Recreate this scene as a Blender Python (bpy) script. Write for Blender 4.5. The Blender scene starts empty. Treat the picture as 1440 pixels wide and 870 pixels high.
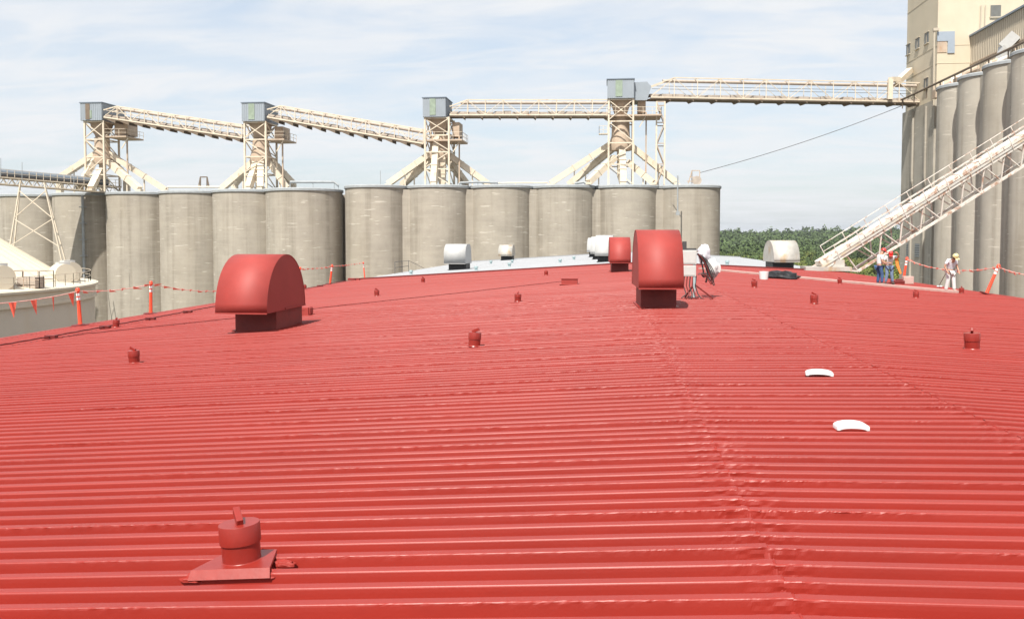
import bpy, bmesh, math, random
import numpy as np
from mathutils import Vector, Matrix, noise
random.seed(7); np.random.seed(7)
R = math.radians
S = bpy.context.scene
COL = S.collection
# ------------------------------------------------------------------ camera, sky, sun, exposure
E = 25.0                      # eye height above the yard
F = 1200.0                    # focal length in photo pixels (photo 1440 wide)
YAW, PITCH = R(6.5), R(2.6)
cam_d = bpy.data.cameras.new("camera"); cam = bpy.data.objects.new("camera", cam_d); COL.objects.link(cam)
cam.location = (0, 0, E); cam.rotation_euler = (R(90) - PITCH, 0, YAW)
cam_d.sensor_width = 36; cam_d.lens = 36 * F / 1440
CY = 335 + F * math.tan(PITCH)                 # image row of the optical axis
cam_d.shift_y = -(435 - CY) / 1440
cam_d.clip_start = .05; cam_d.clip_end = 20000
S.camera = cam
S.render.resolution_x, S.render.resolution_y = 1024, 618

SUN_AZ, SUN_EL = R(14), R(56)               # azimuth left of straight behind (-Y)
sd = Vector((-math.sin(SUN_AZ) * math.cos(SUN_EL), -math.cos(SUN_AZ) * math.cos(SUN_EL), math.sin(SUN_EL)))
sun_d = bpy.data.lights.new("sun", 'SUN'); sun = bpy.data.objects.new("sun", sun_d); COL.objects.link(sun)
sun_d.energy = 4.2; sun_d.angle = R(.6); sun_d.color = (1, .95, .87)
sun.rotation_euler = sd.to_track_quat('Z', 'Y').to_euler(); sun.location = (0, 0, 120)

W = bpy.data.worlds.new("World"); S.world = W; W.use_nodes = True
def world_nodes():
    nt = W.node_tree; n = nt.nodes; l = nt.links; n.clear()
    out = n.new('ShaderNodeOutputWorld'); bg = n.new('ShaderNodeBackground'); bg.inputs[1].default_value = .1
    sky = n.new('ShaderNodeTexSky'); sky.sky_type = 'NISHITA'; sky.sun_disc = False
    sky.sun_elevation = SUN_EL; sky.sun_rotation = math.pi + SUN_AZ
    sky.air_density = 1.2; sky.dust_density = 1.5; sky.ozone_density = 1.5
    tc = n.new('ShaderNodeTexCoord'); sep = n.new('ShaderNodeSeparateXYZ'); l.new(tc.outputs['Generated'], sep.inputs[0])
    def math_(op, a, b=None):
        m = n.new('ShaderNodeMath'); m.operation = op
        for i, v in enumerate((a, b)):
            if v is None: continue
            if isinstance(v, (int, float)): m.inputs[i].default_value = v
            else: l.new(v, m.inputs[i])
        return m.outputs[0]
    zz = math_('ADD', math_('MAXIMUM', sep.outputs[2], 0), .13)
    comb = n.new('ShaderNodeCombineXYZ')
    l.new(math_('DIVIDE', sep.outputs[0], zz), comb.inputs[0]); l.new(math_('DIVIDE', sep.outputs[1], zz), comb.inputs[1])
    def nz(scale, rot, sx, sy, det, dist, off=0, rough=.6):
        mp = n.new('ShaderNodeMapping'); mp.inputs['Rotation'].default_value = (0, 0, rot); mp.inputs['Scale'].default_value = (sx, sy, 1)
        mp.inputs['Location'].default_value = (off, off * .7, 0)
        l.new(comb.outputs[0], mp.inputs[0])
        t = n.new('ShaderNodeTexNoise'); t.inputs['Scale'].default_value = scale; t.inputs['Detail'].default_value = det
        t.inputs['Distortion'].default_value = dist; t.inputs['Roughness'].default_value = rough
        l.new(mp.outputs[0], t.inputs['Vector']); return t.outputs[0]
    def ramp(x, a, b):
        m = n.new('ShaderNodeMapRange'); m.interpolation_type = 'SMOOTHSTEP'
        m.inputs[1].default_value = a; m.inputs[2].default_value = b; l.new(x, m.inputs[0]); return m.outputs[0]
    big = ramp(nz(.75, R(12), .8, 1.3, 5, .6, 2.3), .32, .62)
    fine = ramp(nz(2.6, R(10), .7, 1.7, 8, .9, 5.1, .58), .34, .66)
    mask = math_('MULTIPLY', math_('ADD', math_('MULTIPLY', big, .60), math_('MULTIPLY', fine, .5)), .93)
    mask = math_('MINIMUM', mask, .93)
    mix = n.new('ShaderNodeMix'); mix.data_type = 'RGBA'
    l.new(mask, mix.inputs[0]); l.new(sky.outputs[0], mix.inputs[6]); mix.inputs[7].default_value = (5.0, 5.08, 5.2, 1)
    # thin bright veil of high cloud lifts the clear sky a little everywhere
    veil = n.new('ShaderNodeMix'); veil.data_type = 'RGBA'; veil.inputs[0].default_value = .62
    veil.inputs[7].default_value = (4.0, 4.4, 4.9, 1); l.new(sky.outputs[0], veil.inputs[6]); l.new(veil.outputs[2], mix.inputs[6])
    l.new(mix.outputs[2], bg.inputs[0]); l.new(bg.outputs[0], out.inputs[0])
world_nodes()
vs = S.view_settings; vs.view_transform = 'Standard'; vs.look = 'None'; vs.exposure = .85; vs.gamma = 1; vs.use_curve_mapping = False
try: S.cycles.max_bounces = 6
except Exception: pass

RT = Vector((math.cos(YAW), math.sin(YAW), 0)); FH = Vector((-math.sin(YAW), math.cos(YAW), 0)); UPZ = Vector((0, 0, 1))
FW = FH * math.cos(PITCH) - UPZ * math.sin(PITCH); UP = FH * math.sin(PITCH) + UPZ * math.cos(PITCH)
EYE = Vector((0, 0, E))
def ray(px, py): return FW + RT * ((px - 720) / F) + UP * ((CY - py) / F)
def at(px, py, d):
    v = ray(px, py); return EYE + v * (d / v.dot(FH))
def cm(lat, d, z): return RT * lat + FH * d + UPZ * z       # metres right / ahead of the viewer, height

# ------------------------------------------------------------------ roof section (constant along Y)
K = 1.118
XL, XR, XLE, XRE = .87 * K, 3.38 * K, -17.2 * K, 14.9 * K
ZL = E - 1.70 * K
YB, YEND, Y0 = 57 * K, 100 * K, -9.0
SL, SC, SR = .063, .02, .045
def roofz(X):
    if X < XLE: return ZL - SL * (XL - XLE) - .62 * (XLE - X)
    if X < XL: return ZL - SL * (XL - X)
    zr = ZL + SC * (XR - XL)
    if X < XR: return ZL + SC * (X - XL)
    if X < XRE: return zr - SR * (X - XR)
    return zr - SR * (XRE - XR) - .62 * (X - XRE)
def on_roof(px, py):
    v = ray(px, py); a, b = 1.0, None; t = 1.0
    while t < 170:
        p = EYE + v * t
        if p.z < roofz(p.x): b = t; break
        a = t; t += .25
    if b is None:             # just past the eave: take the closest point of the roof edge
        best = None
        for k in range(20, 900):
            p = EYE + v * (k * .15)
            if XLE + .05 < p.x < XRE - .05 and p.y < YEND:
                h = p.z - roofz(p.x)
                if best is None or h < best[0]: best = (h, p)
        p = best[1]; return Vector((p.x, p.y, roofz(p.x)))
    for _ in range(30):
        m = (a + b) / 2; p = EYE + v * m
        if p.z < roofz(p.x): b = m
        else: a = m
    p = EYE + v * b; return Vector((p.x, p.y, roofz(p.x)))
def RP(X, Y, dz=0): return Vector((X, Y, roofz(X) + dz))

# ------------------------------------------------------------------ materials
def mat(name, col, rough=.6, metal=0, spec=.5, var=.12, vscale=2., bump=0., bscale=30., extra=None, coat=0):
    m = bpy.data.materials.new(name); m.use_nodes = True; nt = m.node_tree; n = nt.nodes; l = nt.links
    b = n['Principled BSDF']; b.inputs['Roughness'].default_value = rough; b.inputs['Metallic'].default_value = metal
    b.inputs['Specular IOR Level'].default_value = spec
    if coat: b.inputs['Coat Weight'].default_value = coat; b.inputs['Coat Roughness'].default_value = .25
    tc = n.new('ShaderNodeTexCoord'); geo = n.new('ShaderNodeNewGeometry')
    pos = geo.outputs['Position']
    t = n.new('ShaderNodeTexNoise'); t.inputs['Scale'].default_value = vscale; t.inputs['Detail'].default_value = 6; t.inputs['Roughness'].default_value = .65
    l.new(pos, t.inputs['Vector'])
    mr = n.new('ShaderNodeMapRange'); mr.inputs[1].default_value = .3; mr.inputs[2].default_value = .7
    mr.inputs[3].default_value = 1 - var; mr.inputs[4].default_value = 1 + var; l.new(t.outputs[0], mr.inputs[0])
    mx = n.new('ShaderNodeMix'); mx.data_type = 'RGBA'; mx.blend_type = 'MULTIPLY'; mx.inputs[0].default_value = 1
    mx.inputs[6].default_value = (*col, 1); l.new(mr.outputs[0], mx.inputs[7])
    c = mx.outputs[2]
    if extra: c = extra(nt, pos, c, b, tc)
    l.new(c, b.inputs['Base Color'])
    if bump:
        t2 = n.new('ShaderNodeTexNoise'); t2.inputs['Scale'].default_value = bscale; t2.inputs['Detail'].default_value = 4; l.new(pos, t2.inputs['Vector'])
        bp = n.new('ShaderNodeBump'); bp.inputs['Strength'].default_value = bump; bp.inputs['Distance'].default_value = .02
        l.new(t2.outputs[0], bp.inputs['Height']); l.new(bp.outputs[0], b.inputs['Normal'])
    return m
def N_noise(nt, vec, scale, sc=(1, 1, 1), lo=.45, hi=.65, det=6, rough=.6, dist=0):
    n = nt.nodes; l = nt.links
    mp = n.new('ShaderNodeMapping'); mp.inputs['Scale'].default_value = sc; l.new(vec, mp.inputs[0])
    t = n.new('ShaderNodeTexNoise'); t.inputs['Scale'].default_value = scale; t.inputs['Detail'].default_value = det
    t.inputs['Roughness'].default_value = rough; t.inputs['Distortion'].default_value = dist; l.new(mp.outputs[0], t.inputs['Vector'])
    mr = n.new('ShaderNodeMapRange'); mr.inputs[1].default_value = lo; mr.inputs[2].default_value = hi; mr.interpolation_type = 'SMOOTHSTEP'
    l.new(t.outputs[0], mr.inputs[0]); return mr.outputs[0]
def N_mix(nt, fac, a, colb, k=1.):
    n = nt.nodes; l = nt.links; mx = n.new('ShaderNodeMix'); mx.data_type = 'RGBA'
    if k != 1:
        m = n.new('ShaderNodeMath'); m.operation = 'MULTIPLY'; m.inputs[1].default_value = k; l.new(fac, m.inputs[0]); fac = m.outputs[0]
    l.new(fac, mx.inputs[0]); l.new(a, mx.inputs[6])
    if isinstance(colb, tuple): mx.inputs[7].default_value = (*colb, 1)
    else: l.new(colb, mx.inputs[7])
    return mx.outputs[2]
def ex_conc(nt, pos, c, b, tc):
    c = N_mix(nt, N_noise(nt, pos, .5, (1.3, 1.3, .05), .47, .70), c, (.20, .175, .14), .6)        # vertical water streaks
    c = N_mix(nt, N_noise(nt, pos, .9, (.25, .25, 2.8), .42, .66), c, (.42, .38, .315), .30)         # slip-form lifts
    c = N_mix(nt, N_noise(nt, pos, 1.1, (.40, .40, 3.6), .63, .70, 5, .5), c, (.56, .52, .45), .75)   # lime runs along the lifts
    c = N_mix(nt, N_noise(nt, pos, .16, (1, 1, .5), .48, .7), c, (.30, .26, .20), .35)
    return c
def ex_cream(nt, pos, c, b, tc):
    c = N_mix(nt, N_noise(nt, pos, 1.6, (1, 1, .5), .56, .72), c, (.42, .24, .13), .55)
    return c
def ex_rusty(nt, pos, c, b, tc):
    c = N_mix(nt, N_noise(nt, pos, 2.2, (1, 1, .7), .5, .62), c, (.30, .13, .06), .75)
    return c
def ex_galv(nt, pos, c, b, tc):
    c = N_mix(nt, N_noise(nt, pos, 1.3, (1, 1, .5), .48, .68), c, (.42, .27, .12), .7)
    return c
def ex_wall(nt, pos, c, b, tc):
    c = N_mix(nt, N_noise(nt, pos, .5, (1.5, 1.5, .08), .5, .75), c, (.52, .44, .31), .4)
    return c
def ex_red(nt, pos, c, b, tc):
    c = N_mix(nt, N_noise(nt, pos, .35, (.25, 1, 1), .45, .75), c, (.27, .025, .015), .5)
    c = N_mix(nt, N_noise(nt, pos, 7, (.25, 1, 1), .62, .78), c, (.225, .0135, .007), .5)
    n = nt.nodes; l = nt.links
    t = n.new('ShaderNodeTexNoise'); t.inputs['Scale'].default_value = 1.3; t.inputs['Detail'].default_value = 5; l.new(pos, t.inputs['Vector'])
    mr = n.new('ShaderNodeMapRange'); mr.inputs[3].default_value = .42; mr.inputs[4].default_value = .55; l.new(t.outputs[0], mr.inputs[0])
    l.new(mr.outputs[0], b.inputs['Roughness'])
    return c
def ex_greenpatch(nt, pos, c, b, tc): return c
M = {}
M['red'] = mat('red roof paint', (.252, .0165, .0085), .34, spec=.60, var=.07, vscale=.8, bump=.05, bscale=45, extra=ex_red)
M['redv'] = mat('red vent paint', (.295, .036, .028), .62, spec=.5, var=.10, vscale=1.5, bump=.06, bscale=14)
M['bead'] = mat('sealant under red paint', (.25, .019, .012), .62, spec=.35, var=.12, vscale=12)
M['redp'] = mat('glossy red pipe paint', (.24, .020, .013), .38, var=.12, vscale=6, bump=.06, bscale=18)
M['redd'] = mat('dark red paint', (.14, .014, .011), .5, var=.12, vscale=3)
M['curbred'] = mat('darker red curb paint', (.20, .028, .022), .6, var=.2, vscale=3)  # red somewhat darker than the hood shell, used for curb and underside
M['white_roof'] = mat('white roof coating', (.30, .31, .325), .5, var=.08, vscale=.7)
M['flash'] = mat('pale flashing', (.50, .33, .29), .6, var=.12, vscale=2)
M['conc'] = mat('silo concrete', (.345, .312, .262), .9, spec=.2, var=.14, vscale=.35, bump=.3, bscale=3, extra=ex_conc)
M['conc_r'] = mat('weathered silo concrete', (.40, .37, .315), .9, spec=.2, var=.12, vscale=.35, bump=.3, bscale=3, extra=ex_conc)
M['slab'] = mat('roof slab grey', (.30, .32, .33), .8, var=.15)
M['cream'] = mat('cream painted steel', (.62, .54, .425), .6, var=.10, vscale=1, extra=ex_cream)
M['creamd'] = mat('dusty tan steel', (.44, .345, .26), .7, var=.14, vscale=1, extra=ex_cream)
M['rusty'] = mat('white steel with rust', (.62, .575, .52), .6, var=.12, vscale=1.5, extra=ex_rusty)
M['belt'] = mat('dusty belt cover', (.40, .34, .285), .8, var=.2, vscale=2)
M['deck'] = mat('dark deck', (.16, .12, .085), .8, var=.2, vscale=1)
M['dome'] = mat('slate grey conveyor cover', (.17, .20, .235), .5, var=.08)
M['blue'] = mat('blue grey cladding', (.285, .32, .355), .5, var=.05, vscale=1)
M['blued'] = mat('slate cladding', (.19, .23, .28), .5, var=.06, vscale=1)
M['green'] = mat('faded green panel', (.25, .31, .24), .6, var=.2, vscale=2)
M['wall'] = mat('cream tower render', (.56, .49, .375), .85, spec=.2, var=.06, vscale=.3, bump=.15, bscale=3, extra=ex_wall)
M['clad'] = mat('tan ribbed cladding', (.45, .395, .31), .7, var=.06, vscale=.6)
M['win'] = mat('louvre grey', (.14, .14, .13), .5, var=.15, vscale=2)
M['skyblue'] = mat('pale blue metal', (.30, .35, .41), .5, var=.05)
M['tank'] = mat('cream tank paint', (.56, .51, .41), .7, var=.06, vscale=.4, extra=ex_wall)
M['tankw'] = mat('tank wall paint', (.52, .48, .41), .75, var=.06, vscale=.3, extra=ex_wall)
M['galv'] = mat('galvanised steel', (.42, .54, .55), .45, metal=.35, var=.12, vscale=2)
M['galvr'] = mat('rust stained galvanised steel', (.46, .44, .40), .5, metal=.2, var=.14, vscale=2, extra=ex_galv)
M['whitem'] = mat('white painted metal', (.44, .44, .43), .5, var=.06, vscale=3)
M['white'] = mat('white plastic', (.70, .70, .69), .35, var=.03, vscale=4)
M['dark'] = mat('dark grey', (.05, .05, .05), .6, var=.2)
M['black'] = mat('black plastic sheet', (.015, .015, .016), .35, var=.3, vscale=8)
M['orange'] = mat('orange red plastic', (.78, .075, .03), .45, var=.06, vscale=5)
M['flag'] = mat('orange flag cloth', (.85, .14, .08), .7, var=.10, vscale=6)
M['tape'] = mat('pale pink rope', (.80, .45, .38), .7, var=.25, vscale=5)
M['wire'] = mat('wire', (.10, .10, .10), .6)
M['panel'] = mat('grey panel box', (.50, .50, .48), .5, var=.06, vscale=4)
M['cable'] = mat('black cable', (.03, .03, .03), .5)
M['jean'] = mat('blue denim', (.045, .09, .20), .9, var=.25, vscale=9)
M['jean2'] = mat('faded denim', (.15, .21, .32), .9, var=.25, vscale=9)
M['shirt'] = mat('white cotton', (.62, .62, .61), .9, var=.08, vscale=8)
M['shirtg'] = mat('pale grey cotton', (.62, .62, .66), .9, var=.25, vscale=11)
M['skin'] = mat('skin', (.45, .24, .16), .6, var=.08, vscale=8)
M['cap'] = mat('red hard hat', (.60, .03, .025), .35)
M['hat'] = mat('yellow hard hat', (.66, .56, .28), .35)
M['shoe'] = mat('boots', (.06, .045, .035), .7)
M['shoel'] = mat('pale boots', (.55, .50, .44), .7)
M['hair'] = mat('dark hair', (.03, .022, .016), .7)
M['vest'] = mat('orange vest cloth', (.78, .26, .05), .8, var=.1, vscale=6)
M['bark'] = mat('bark', (.10, .075, .055), .95, var=.3, vscale=3)
def ex_ground(nt, pos, c, b, tc):
    return N_mix(nt, N_noise(nt, pos, .02, (1, 1, 1), .45, .6), c, (.055, .085, .03), .9)
M['ground'] = mat('yard and grass', (.17, .155, .12), .95, spec=.1, var=.25, vscale=.15, extra=ex_ground)
M['hill'] = mat('wooded hill', (.045, .065, .025), .95, spec=.1, var=.3, vscale=.05)
def leafmat(name, col, var=.45):
    def ex(nt, pos, c, b, tc):
        b.inputs['Specular IOR Level'].default_value = .25
        oi = nt.nodes.new('ShaderNodeObjectInfo')
        mr = nt.nodes.new('ShaderNodeMapRange'); mr.inputs[3].default_value = 0; mr.inputs[4].default_value = .6; nt.links.new(oi.outputs['Random'], mr.inputs[0])
        return N_mix(nt, mr.outputs[0], c, (col[0] * 1.7, col[1] * 1.35, col[2] * .9))
    m = mat(name, col, .7, var=var, vscale=.35, extra=ex)
    m.node_tree.nodes['Principled BSDF'].inputs['Subsurface Weight'].default_value = 0
    return m
M['leaf1'] = leafmat('leaf green', (.098, .135, .036)); M['leaf2'] = leafmat('leaf olive', (.125, .152, .042)); M['leaf3'] = leafmat('leaf dark', (.062, .095, .030))
M['leaff'] = mat('far wood green', (.075, .108, .042), .8, spec=.1, var=.75, vscale=.045)

# ------------------------------------------------------------------ mesh building
class MB:
    def __init__(s): s.v = []; s.f = []
    def add(s, vs_, fs):
        o = len(s.v); s.v += [tuple(p) for p in vs_]; s.f += [tuple(i + o for i in f) for f in fs]; return s
    def box(s, c, sz, rz=0, mtx=None):
        c = Vector(c); x, y, z = [q / 2 for q in sz]
        m = mtx if mtx is not None else Matrix.Rotation(rz, 3, 'Z')
        vs_ = [c + m @ Vector((a * x, b * y, d * z)) for a in (-1, 1) for b in (-1, 1) for d in (-1, 1)]
        return s.add(vs_, [(0, 1, 3, 2), (4, 6, 7, 5), (0, 4, 5, 1), (2, 3, 7, 6), (0, 2, 6, 4), (1, 5, 7, 3)])
    def bar(s, p, q, w, h=None, up=(0, 0, 1)):
        p, q = Vector(p), Vector(q); h = h or w; d = q - p
        if d.length < 1e-5: return s
        d.normalize(); u = Vector(up)
        if abs(d.dot(u)) > .98: u = Vector((0, 1, 0))
        a = d.cross(u).normalized(); b = a.cross(d).normalized()
        vs_ = [r + a * (i * w / 2) + b * (j * h / 2) for r in (p, q) for i, j in ((-1, -1), (1, -1), (1, 1), (-1, 1))]
        return s.add(vs_, [(3, 2, 1, 0), (4, 5, 6, 7), (0, 1, 5, 4), (1, 2, 6, 5), (2, 3, 7, 6), (3, 0, 4, 7)])
    def tube(s, pts, r, n=10, cap=True):
        pts = [Vector(p) for p in pts]; rr = r if isinstance(r, (list, tuple)) else [r] * len(pts); o = []; prev = None
        for i, p in enumerate(pts):
            d = (pts[min(i + 1, len(pts) - 1)] - pts[max(i - 1, 0)]).normalized()
            if prev is None:
                u = Vector((0, 0, 1)) if abs(d.z) < .95 else Vector((0, 1, 0)); a = d.cross(u).normalized()
            else: a = (prev - d * prev.dot(d)).normalized()
            prev = a; b = d.cross(a)
            o += [p + a * (rr[i] * math.cos(2 * math.pi * k / n)) + b * (rr[i] * math.sin(2 * math.pi * k / n)) for k in range(n)]
        fs = [(i * n + k, i * n + (k + 1) % n, (i + 1) * n + (k + 1) % n, (i + 1) * n + k) for i in range(len(pts) - 1) for k in range(n)]
        if cap: fs += [tuple(reversed(range(n))), tuple((len(pts) - 1) * n + k for k in range(n))]
        return s.add(o, fs)
    def lathe(s, prof, c=(0, 0, 0), n=24, a0=0, a1=2 * math.pi, mtx=None):
        c = Vector(c); full = abs(a1 - a0 - 2 * math.pi) < 1e-4; m = n if full else n + 1; o = []
        for r, z in prof:
            for k in range(m):
                a = a0 + (a1 - a0) * k / n; p = Vector((r * math.cos(a), r * math.sin(a), z)); o.append(c + (mtx @ p if mtx is not None else p))
        fs = []
        for i in range(len(prof) - 1):
            for k in range(n):
                k2 = (k + 1) % m; fs.append((i * m + k, i * m + k2, (i + 1) * m + k2, (i + 1) * m + k))
        return s.add(o, fs)
    def prism(s, poly, v):
        poly = [Vector(p) for p in poly]; v = Vector(v); n = len(poly)
        return s.add(poly + [p + v for p in poly], [tuple(range(n)), tuple(reversed(range(n, 2 * n)))] + [(i, i + n, (i + 1) % n + n, (i + 1) % n) for i in range(n)])
    def quad(s, *p): return s.add(p, [tuple(range(len(p)))])
def link(name, mb, m, parent=None, off=None, smooth=None, bevel=0):
    me = bpy.data.meshes.new(name); o_ = Vector(off) if off is not None else Vector((0, 0, 0))
    me.from_pydata([(p[0] - o_.x, p[1] - o_.y, p[2] - o_.z) for p in mb.v], [], mb.f)
    bm = bmesh.new(); bm.from_mesh(me); bmesh.ops.recalc_face_normals(bm, faces=bm.faces); bm.to_mesh(me); bm.free()
    if m is not None: me.materials.append(m)
    o = bpy.data.objects.new(name, me); COL.objects.link(o)
    if parent is not None: o.parent = parent
    elif off is not None: o.location = o_
    if bevel:
        b = o.modifiers.new('bevel', 'BEVEL'); b.width = bevel; b.segments = 2; b.limit_method = 'ANGLE'; b.angle_limit = R(35)
    if smooth is not None:
        me.set_sharp_from_angle(angle=R(smooth)); me.polygons.foreach_set('use_smooth', [True] * len(me.polygons))
    return o
def tag(o, label, cat, group=None, kind=None):
    o['label'] = label; o['category'] = cat
    if group: o['group'] = group
    if kind: o['kind'] = kind
    return o
def thing(name, label, cat, loc=(0, 0, 0), rz=0, group=None):
    o = bpy.data.objects.new(name, None); COL.objects.link(o); o.location = loc; o.rotation_euler = (0, 0, rz); o.empty_display_size = .3
    return tag(o, label, cat, group)
def P(name, mb, m, root, par=None, world=True, smooth=None, bevel=0):
    """a part: mesh given in world coordinates (world=True) or in the thing's own ones"""
    return link(name, mb, m, par or root, root.location.copy() if world else None, smooth, bevel)
def structure(o): o['kind'] = 'structure'; return o
def dup(root, loc, rot=None, label=None, scale=None):
    def rec(o, par):
        c = o.copy(); COL.objects.link(c); c.parent = par
        for ch in [q for q in kids.get(o.name, [])]: rec(ch, c)
        return c
    kids = {}
    for q in root.children_recursive: kids.setdefault(q.parent.name, []).append(q)
    r = rec(root, None); r.location = loc
    if rot is not None: r.rotation_euler = rot
    if scale is not None: r.scale = (scale, scale, scale) if isinstance(scale, (int, float)) else scale
    if label: r['label'] = label
    return r

# ------------------------------------------------------------------ the setting: ground, hills
g = MB(); g.quad((-9000, -6000, 0), (9000, -6000, 0), (9000, 12000, 0), (-9000, 12000, 0)); structure(link('ground', g, M['ground']))
def hill_h(lat, d):
    t = max(0., min(1., (d - 520) / 1250.)); t = t * t * (3 - 2 * t)
    return -3 + t * (24 + 11 * noise.noise(Vector((lat * .0022, d * .0018, 3.1))) + 3 * noise.noise(Vector((lat * .009, d * .004, 7))))
def hills():
    h = MB(); vs_ = []; fs = []; nx, ny = 70, 40
    for j in range(ny + 1):
        for i in range(nx + 1):
            d = 420 + (3600 - 420) * (j / ny) ** 1.3; lat = -2600 + 5600 * i / nx
            vs_.append(cm(lat, d, hill_h(lat, d)))
    for j in range(ny):
        for i in range(nx): a = j * (nx + 1) + i; fs.append((a, a + 1, a + nx + 2, a + nx + 1))
    h.add(vs_, fs); structure(link('hills', h, M['hill'], smooth=60))
hills()

# ------------------------------------------------------------------ the warehouse with its ribbed red roof
RS_ = 1.15               # rib scale
PIT, HR = .193 * K * RS_, .0655 * K * RS_
PROF = [(0, 0), (.0560, 0), (.0580, .019), (.0602, .038), (.0630, .0565), (.0648, .0608), (.0680, .0642), (.0715, .0655), (.1180, .0655), (.1215, .0635), (.1238, .056), (.1330, 0), (.193, 0)]
PROF = [(a * K * RS_, b * K * RS_ - HR) for a, b in PROF]
def rib_panel(x0, x1, ya, yb, seam_x=(), lift=0., fine=True, step_far=4.0, seed=1):
    rng = random.Random(seed); mb = MB()
    k0, k1 = int(math.floor(ya / PIT)), int(math.ceil(yb / PIT))
    npf = len(PROF)
    for k in range(k0, k1):
        y = k * PIT; near = fine and -1 < y < 30; mid = fine and -1 < y < 34; lap = (k % 3 == 0)
        xs = {x0, x1}
        if fine:
            st = .55 if mid else step_far
            n = max(1, int((x1 - x0) / st)); xs |= {x0 + (x1 - x0) * i / n for i in range(n + 1)}
            if near and lap:
                n = int((x1 - x0) / (.0115 + .0036 * max(0, y))); xs |= {x0 + (x1 - x0) * i / n for i in range(n + 1)}
            if mid:
                for sx in seam_x:
                    s_ = .016 if y < 10 else .035 if y < 20 else .07
                    xs |= {min(x1, max(x0, sx + i * s_)) for i in range(-int(.75 / s_), int(.75 / s_) + 1)}
        xs = sorted(xs); h0 = rng.uniform(-.0012, .0012) * (1 + .06 * max(0, y)) + (.004 if lap else 0); ph = rng.uniform(0, 50)
        lapamp = rng.uniform(.5, 1.3)
        vs_ = []
        for X in xs:
            zb = roofz(min(max(X, x0 + 1e-4), x1 - 1e-4)) + lift
            wob = (.0012 if y < 12 else .0035) * noise.noise(Vector((X * .35 + ph, k * 3.1, 0))) + h0
            sm = 0
            if mid:
                for sx in seam_x:
                    dd = abs(X - sx); w = .12 + .38 * (.5 + .5 * noise.noise(Vector((k * 1.7, sx, 9.)))) + .06 * noise.noise(Vector((k * 5., X * 4, 2)))
                    sm = max(sm, max(0., 1 - dd / max(.08, w)) ** .6)
            la = 0
            if near and lap:
                la = lapamp * max(0., .45 + 1.1 * noise.noise(Vector((X * .9, k * 2.3, 4.))))
            for j, (a, b) in enumerate(PROF):
                dy = dz = 0
                if 0 < j < npf - 1:
                    dz = wob if 5 <= j <= 9 else wob * .3
                    if sm > 0 or la > 0:
                        q = Vector((X * (9 if sm > la else 17), (y + a) * 40, b * 55 + k * 3.3)); n1 = noise.noise(q); n2 = noise.noise(q * 2.1 + Vector((31, 7, 3)))
                        q3 = Vector((X * (22 if sm > la else 46), (y + a) * 30, b * 70 + k)); n3 = noise.noise(q3)
                        am = sm * .0075 * (1 if y < 8 else .5 if y < 16 else .3) + (la * .0065 if 5 <= j <= 7 else la * .003 if j == 4 else 0)
                        dy -= am * (.25 + .8 * n1 + .55 * n3); dz += am * (.35 + .5 * n2 + .45 * n3)
                vs_.append((X, y + a + dy, zb + b + dz))
        fs = []
        for i in range(len(xs) - 1):
            for j in range(npf - 1):
                q = i * npf + j; fs.append((q, q + npf, q + npf + 1, q + 1))
        mb.add(vs_, fs)
    return mb
def raw(name, mb, m, root):        # no normal recalculation needed, flat shading
    me = bpy.data.meshes.new(name); o_ = root.location
    v = np.array(mb.v) - np.array(o_); me.from_pydata(v.tolist(), [], mb.f); me.materials.append(m)
    o = bpy.data.objects.new(name, me); COL.objects.link(o); o.parent = root; return o
wh = thing('warehouse', 'long storage building with red painted ribbed metal roof and white far end', 'building', (0, 40, 0))
o = raw('roof_panel', rib_panel(XLE, XL, Y0, YB, (XL,), .006, seed=2), M['red'], wh); o['label'] = 'left slope of red ribbed roof'
o = raw('roof_panel', rib_panel(XL, XR, Y0, YB, (XL, XR), 0, seed=3), M['red'], wh); o['label'] = 'narrow red ridge strip between two welded seams'
o = raw('roof_panel', rib_panel(XR, XRE, Y0, YB, (XR,), .005, seed=4), M['red'], wh); o['label'] = 'right slope of red ribbed roof'
for xa, xb in ((XLE, XL), (XL, XR), (XR, XRE)):
    o = raw('roof_panel', rib_panel(xa, xb, YB + PIT, YEND, (), 0, fine=False), M['white_roof'], wh); o['label'] = 'white coated ribbed roof at the far end'
def seam(X, seed, w0):              # lumpy sealant bead along a welded seam
    rng = random.Random(seed); mb = MB(); y = -2.; rows = []
    while y < YB - .5:
        st = .03 if y < 9 else .06 if y < 18 else .2 if y < 34 else .8
        kk = (y / PIT) - math.floor(y / PIT); zc = 0
        a = kk * PIT
        for (p, q), (p2, q2) in zip(PROF, PROF[1:]):
            if p <= a <= p2: zc = q + (q2 - q) * ((a - p) / max(1e-6, p2 - p)); break
        c = X + .03 * noise.noise(Vector((y * 1.7, seed, 0))) + .018 * noise.noise(Vector((y * 9, seed, 5)))
        w = w0 * (.8 + .7 * noise.noise(Vector((y * 5, seed, 9)))); h = .004 + .009 * noise.noise(Vector((y * 14, seed, 2)))
        z = roofz(X) + zc * .93
        rows.append([(c - w, y, z - .004), (c - w * .5, y, z + h * .8 + .006), (c + w * .1, y + .004, z + h + .008), (c + w * .6, y, z + h * .6 + .004), (c + w, y, z - .004)]); y += st
    n = 5; vs_ = [p for r in rows for p in r]
    mb.add(vs_, [(i * n + j, i * n + j + 1, (i + 1) * n + j + 1, (i + 1) * n + j) for i in range(len(rows) - 1) for j in range(n - 1)]); return mb
P('seam_bead', seam(XL, 1, .022), M['bead'], wh); P('seam_bead', seam(XR, 2, .018), M['bead'], wh)
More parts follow.
